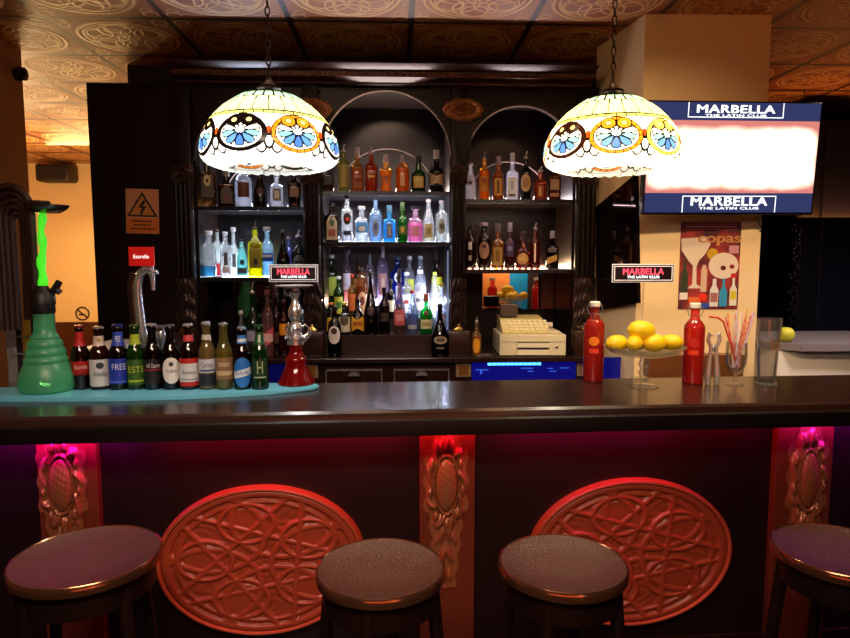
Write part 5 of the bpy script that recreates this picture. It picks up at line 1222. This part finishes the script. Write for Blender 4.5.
sc_ = mk('screen', box(BM(), -w / 2, w / 2, -.001, .0015, -h * .32, h * .34), tvmat(), t, smooth=False)
navy = emis('#343a66', 1); wh = emis('#ffffff', 1.5)
for s_, z0, z1 in ((1, h * .341, h * .5), (-1, -h * .5, -h * .321)):
    bd = mk('screen_band', box(BM(), -w / 2, w / 2, -.001, .0015, z0, z1), navy, t, smooth=False)
    up = s_ > 0; zc_ = (z0 + z1) / 2 - .002; hb = z1 - z0
    hh_ = hb * .43
    tz = (z1 - hb * .36) if up else (z1 - hb * .42)
    tb = text_bm('MARBELLA', width=w * .46, height=hb * .46, ext=.0008, bold=.02, spacing=1.06); move(tb, (w * .0, -.0012, tz)); mk('lettering', tb, wh, bd, smooth=False)
    tz2 = tz - hb * .36
    tb = text_bm('THE LATIN CLUB', width=w * .36, height=hb * .14, ext=.0008, bold=.02, spacing=1.06); move(tb, (w * .0, -.0012, tz2)); mk('lettering', tb, wh, bd, smooth=False)
    bm = BM(); xl, xr = -w * .28, w * .28; tk = .004
    if up: zz0, zz1 = z0 + .012, z1
    else: zz0, zz1 = z0, z1 - .012
    box(bm, xl, xl + tk, -.002, -.0011, zz0, zz1); box(bm, xr - tk, xr, -.002, -.0011, zz0, zz1)
    if up: box(bm, xl + tk, xr - tk, -.002, -.0011, zz0, zz0 + tk)
    else: box(bm, xl + tk, xr - tk, -.002, -.0011, zz1 - tk, zz1)
    mk('logo_frame', bm, wh, bd, smooth=False)
cb = mk('power_cable', tube(BM(), [(w * .2, .03, -h / 2 - .012), (w * .22, .05, -h / 2 - .04), (w * .27, .08, -h / 2 - .08), (w * .275, .115, -h / 2 - .12)], .003, 6), black, t)
# ------------------------------------------------------------------ poster on the pillar
ph = lambda px, py: P(px, py, PF - .004)
a_, b_ = ph(677.5, 309), ph(740.5, 222); w, h = b_.x - a_.x, b_.z - a_.z
t = thing('drinks_poster', 'drinks poster reading copas with cocktails and bottles on the pillar', 'poster', ((a_.x + b_.x) / 2, PA_.y + ((a_.x + b_.x) / 2 - PA_.x) * (PC_.y - PA_.y) / (PC_.x - PA_.x) - .0015, (a_.z + b_.z) / 2), math.atan2(PC_.y - PA_.y, PC_.x - PA_.x))
def pm(lo, hi):
    m, n, l = newmat('poster_print'); o = n.new('ShaderNodeOutputMaterial'); b = n.new('ShaderNodeBsdfPrincipled'); l.new(b.outputs[0], o.inputs[0])
    tc = n.new('ShaderNodeTexCoord'); nz = n.new('ShaderNodeTexNoise'); nz.inputs['Scale'].default_value = 9; l.new(tc.outputs['Object'], nz.inputs[0])
    cr = n.new('ShaderNodeValToRGB'); cr.color_ramp.elements[0].color = lin(lo); cr.color_ramp.elements[0].position = .38; cr.color_ramp.elements[1].color = lin(hi); cr.color_ramp.elements[1].position = .62
    l.new(nz.outputs['Fac'], cr.inputs[0]); l.new(cr.outputs[0], b.inputs['Base Color']); b.inputs['Roughness'].default_value = .4; return m
mk('sheet', box(BM(), -w / 2, w / 2, -.002, 0, -h / 2, h / 2), pm('#4a2830', '#a83a38'), t, smooth=False)
def pr_(name, poly, col, lay, par=t):
    o = mk(name, prism(BM(), [(x * w / 2, z * h / 2) for x, z in poly], -.0024 - lay * .0006, -.0021 - lay * .0005, 'y'), mat(col, .45), par, smooth=False); return o
pr_('header_band', [(-.96, .82), (.96, .82), (.96, .97), (-.96, .97)], '#5a1c28', 0)
bm = BM()
for g in ((-.93, .93, .945, .955), (-.93, .93, .825, .835)): box(bm, g[0] * w / 2, g[1] * w / 2, -.0042, -.0032, g[2] * h / 2, g[3] * h / 2)
x = -.85
while x < .85:
    ww = .08 if x < .1 else .05; box(bm, x * w / 2, (x + ww * .7) * w / 2, -.0042, -.0032, .87 * h / 2, .91 * h / 2); x += ww
mk('header_print', bm, mat('#c87a80', .5), t, smooth=False)
tb = text_bm('copas', width=w * .72, height=h * .115, ext=.0005, bold=.02); move(tb, (w * .14, -.0052, h * .285)); mk('lettering', tb, mat('#f4b070', .5), t, smooth=False)
pr_('cocktail_glass', [(-.98, .62), (-.1, .66), (0, .5), (-.15, .28), (-.36, .12), (-.44, -.02), (-.42, -.42), (-.2, -.52), (-.72, -.52), (-.56, -.42), (-.56, .0), (-.72, .12), (-.95, .35)], '#e0cfc0', 3)
pr_('lemon_slice', circ(.08, .27, .18, .13), '#c8a028', 2)
pr_('white_glass', circ(.46, .0, .5, .3), '#e6d6c6', 4)
pr_('cherry', circ(.45, -.05, .09, .055), '#5a1c20', 5); pr_('cherry', circ(.74, -.02, .08, .05), '#8a1c28', 5); pr_('strawberry', circ(.8, -.24, .09, .07), '#c82a30', 5)
pr_('dark_bottle', [(-.95, -.6), (-.7, -.6), (-.7, -.2), (-.78, -.05), (-.78, .12), (-.88, .12), (-.88, -.05), (-.95, -.2)], '#38402c', 1)
pr_('pale_bottle', [(-.28, -.6), (-.08, -.6), (-.08, -.1), (-.14, .02), (-.22, .02), (-.28, -.1)], '#d8b8a0', 5)
pr_('white_bottle', [(.04, -.94), (.32, -.94), (.32, -.56), (.24, -.44), (.24, -.3), (.12, -.3), (.12, -.44), (.04, -.56)], '#dfe0e4', 6)
pr_('bottle_label', [(.06, -.84), (.30, -.84), (.30, -.62), (.06, -.62)], '#a87070', 7)
pr_('blue_bottle', [(.36, -.94), (.62, -.94), (.62, -.6), (.53, -.46), (.53, -.3), (.45, -.3), (.45, -.46), (.36, -.6)], '#3898c8', 6)
pr_('yellow_label_bottle', [(.7, -.92), (.94, -.92), (.94, -.54), (.86, -.44), (.86, -.28), (.78, -.28), (.78, -.44), (.7, -.54)], '#e4e4d8', 6)
pr_('bottle_label', [(.72, -.78), (.92, -.78), (.92, -.58), (.72, -.58)], '#d8c838', 7)
pr_('orange_drink', [(-.62, -.98), (-.3, -.98), (-.24, -.72), (-.68, -.72)], '#e07030', 6)
pr_('flower', circ(-.2, -.72, .14, .09, 10), '#e83820', 7)
pr_('blue_patch', [(-.35, -.98), (.02, -.98), (.02, -.86), (-.35, -.86)], '#3050b0', 5)
pr_('white_tag', [(-.97, -.78), (-.7, -.78), (-.7, -.62), (-.97, -.62)], '#e8e0d8', 5); pr_('white_tag', [(.62, .28), (.94, .28), (.94, .46), (.62, .46)], '#c8909c', 5)
# ------------------------------------------------------------------ right side counter, fruit, dark cabinet
ZR = P(800, 343, 3.4).z
q0 = P(778, 345, 3.35)
bm = BM(); box(bm, q0.x + .03, XR - .01, 3.40, 3.9, 0, ZR - .04, .01)
t = thing('side_counter', 'white side counter with grey top behind the bar at right', 'counter', (0, 0, 0))
mk('body', bm, mat('#e8e2dc', .6), t, smooth=False)
xk = P(775, 345, 3.35).x
mk('counter_top', prism(BM(), [(xk + .02, 3.50), (xk + .06, 3.40), (xk + .16, 3.35), (XR - .01, 3.30), (XR - .01, 3.95), (xk + .02, 3.95)], ZR - .039, ZR), mat('#7c747c', .25), t, smooth=False)
fr_ = lemon(786, 338, 8.5, .0, mat('#b9b83a', .4), 'yellow green apple on the grey side counter', 0, 0, 3.45, None); fr_.location.z = ZR + 8.5 * 3.45 / F * .74; fr_.name = 'apple'; fr_['category'] = 'apple'
bmx = BM(); rA = 8.2 * 3.45 / F
lathe(bmx, [(rA * .25, .14 * rA), (rA * .55, .02 * rA), (rA * .9, .45 * rA), (rA, 1.0 * rA), (rA * .85, 1.5 * rA), (rA * .5, 1.8 * rA), (rA * .1, 1.68 * rA)], 24)
mex = bpy.data.meshes.new('apple'); 
move(bmx, (0, 0, -.02 * rA)); bmx.to_mesh(mex); bmx.free(); mex.materials.append(fr_.data.materials[0]); fr_.data = mex; mex.polygons.foreach_set('use_smooth', [True] * len(mex.polygons)); fr_.location.z = ZR + .0005
# dark tall cabinet behind the side counter
q0, q1 = P(797, 300, 4.6), P(860, 300, 4.6)
t = thing('tall_cabinet', 'tall dark navy cabinet behind the side counter', 'cabinet', (0, 0, 0))
mk('body', box(BM(), q0.x, XR - .05, 4.6, YR - .01, 0, P(800, 120, 4.6).z, .004), mat('#12121f', .35), t, smooth=False)
mk('door', box(BM(), q0.x + .14, q0.x + .9, 4.58, 4.5995, .1, P(800, 130, 4.6).z, .004), mat('#171a2e', .3), t, smooth=False)
q = P(795, 262, 4.5)
v_ = thing('glitter_garland', 'thin sparkling dark garland hanging beside the tall navy cabinet', 'decoration', (q.x, 4.5, 0), 0)
bm = BM(); random.seed(3)
for i in range(70):
    z = P(795, 225, 4.5).z - i * .0105; x, y = random.uniform(-.03, .03), random.uniform(-.02, .02)
    r = bmesh.ops.create_icosphere(bm, subdivisions=0, radius=.009); bmesh.ops.translate(bm, vec=(x, y, z), verts=r['verts'])
mk('beads', bm, mat('#3c3634', .3, .6), v_, smooth=False)
ztp = P(795, 225, 4.5).z
mk('cord', tube(BM(), [(0, 0, ztp - .75), (0, 0, CEIL - .0005)], .003, 6), black, v_)
# wood panel rear wall at right with vertical boards
# ------------------------------------------------------------------ picture on the near wall, seen in the mirror
t = thing('wall_picture', 'orange and blue panel on the wall behind the viewer, seen in the mirror', 'picture', (0, YN + .0005, 0), 0)
def refl(px, py):     # where the ray reflected in the back-bar mirror meets the near wall
    m_ = P(px, py, YBK - .02); d = ray(px, py); d = Vector((d.x, -d.y, d.z)); tt = (YN - m_.y) / d.y; return m_ + d * tt
r0, r1, r2, r3 = refl(484, 309), refl(509.5, 272), refl(527.5, 272), refl(527.5, 294)
mk('orange_panel', box(BM(), r0.x - .03, r1.x, 0, .02, r0.z - .4, r1.z + .4), mat('#d88a40', .5), t, smooth=False)
mk('blue_panel', box(BM(), r1.x + .001, r2.x, 0, .02, r3.z - .4, r1.z + .4), mat('#1090d0', .5), t, smooth=False)
arealight('picture_fill', ((r0.x + r2.x) / 2, YN + .5, r1.z + .55), .4, 30, '#ffe0c0', (R(-50), 0, 0), .1)  # unseen light added to brighten the mirrored panel
# ------------------------------------------------------------------ far room lamps, then added fill lights
arealight('far_room_light', (-3.3, 7.2, 2.7), .8, 70, '#ffcc84', (R(-25), 0, 0))
pointlight('far_room_lamp', (-3.6, 6.4, 1.9), 80, '#ffd090', .15)
arealight('right_room_fill', (3.2, 4.5, 1.9), 1.0, 7, '#ff9a50', (PI, 0, 0), .3)  # added upward fill that warms the ceiling right of the pillar
arealight('guest_side_fill', (-.2, .1, 2.70), 1.6, 30, '#ffe0c8', (R(34), 0, 0), .4, R(105))  # added overhead fill for stools and bottle fronts
sd = bpy.data.lights.new('pillar_fill_spot', 'SPOT'); sd.energy = 95; sd.color = lin('#ffd9a8')[:3]; sd.spot_size = R(62); sd.spot_blend = .6; sd.shadow_soft_size = .06  # added unseen spot that brightens the lower pillar
so = bpy.data.objects.new('pillar_fill_spot', sd); COL.objects.link(so); so.location = (1.35, 1.75, 2.70)
so.rotation_euler = (Vector((1.42, 3.05, 1.15)) - Vector(so.location)).to_track_quat('-Z', 'Y').to_euler()
arealight('aisle_fill_light', (1.0, 2.35, 2.74), .9, 4, '#ffd09a', (R(30), 0, 0), .12, R(100))  # added fill for the pillar, no ceiling fitting here
arealight('aisle_fill_light', (-.4, 2.35, 2.74), .9, 4, '#ffd8b8', (R(38), 0, 0), .12)  # added fill for the back bar front, no ceiling fitting here
arealight('side_counter_fill', (2.6, 2.7, 2.72), .5, 12, '#ffe8d8', (R(20), 0, 0), .3, R(90))  # added fill that lifts the white side counter
arealight('ceiling_fill_light', (-.2, 1.0, 2.1), 2.2, 5.5, '#ffb488', (PI, 0, 0), .3)  # this and the next two are added fills that brighten the ceiling
arealight('ceiling_fill_light', (2.2, 1.4, 2.1), 1.2, 7.5, '#ff8c38', (PI, 0, 0), .3)
arealight('ceiling_fill_light', (-2.3, 1.4, 2.1), 1.2, 6, '#ffa060', (PI, 0, 0), .3)
arealight('front_low_fill', (.1, .1, .9), 1.6, 2.6, '#ff7a50', (R(90), 0, 0), .3)  # added warm red fill from behind the camera for the bar front
wd = bpy.data.worlds.new('world'); S.world = wd; wd.use_nodes = True
wd.node_tree.nodes['Background'].inputs[0].default_value = (.02, .012, .010, 1); wd.node_tree.nodes['Background'].inputs[1].default_value = .3
S.view_settings.view_transform = 'Standard'; S.view_settings.look = 'None'; S.view_settings.gamma = 1; S.view_settings.use_curve_mapping = False
S.view_settings.exposure = 0
S.cycles.max_bounces = 8; S.cycles.transparent_max_bounces = 24; S.cycles.sample_clamp_indirect = 4
S.cycles.caustics_reflective = False; S.cycles.caustics_refractive = False
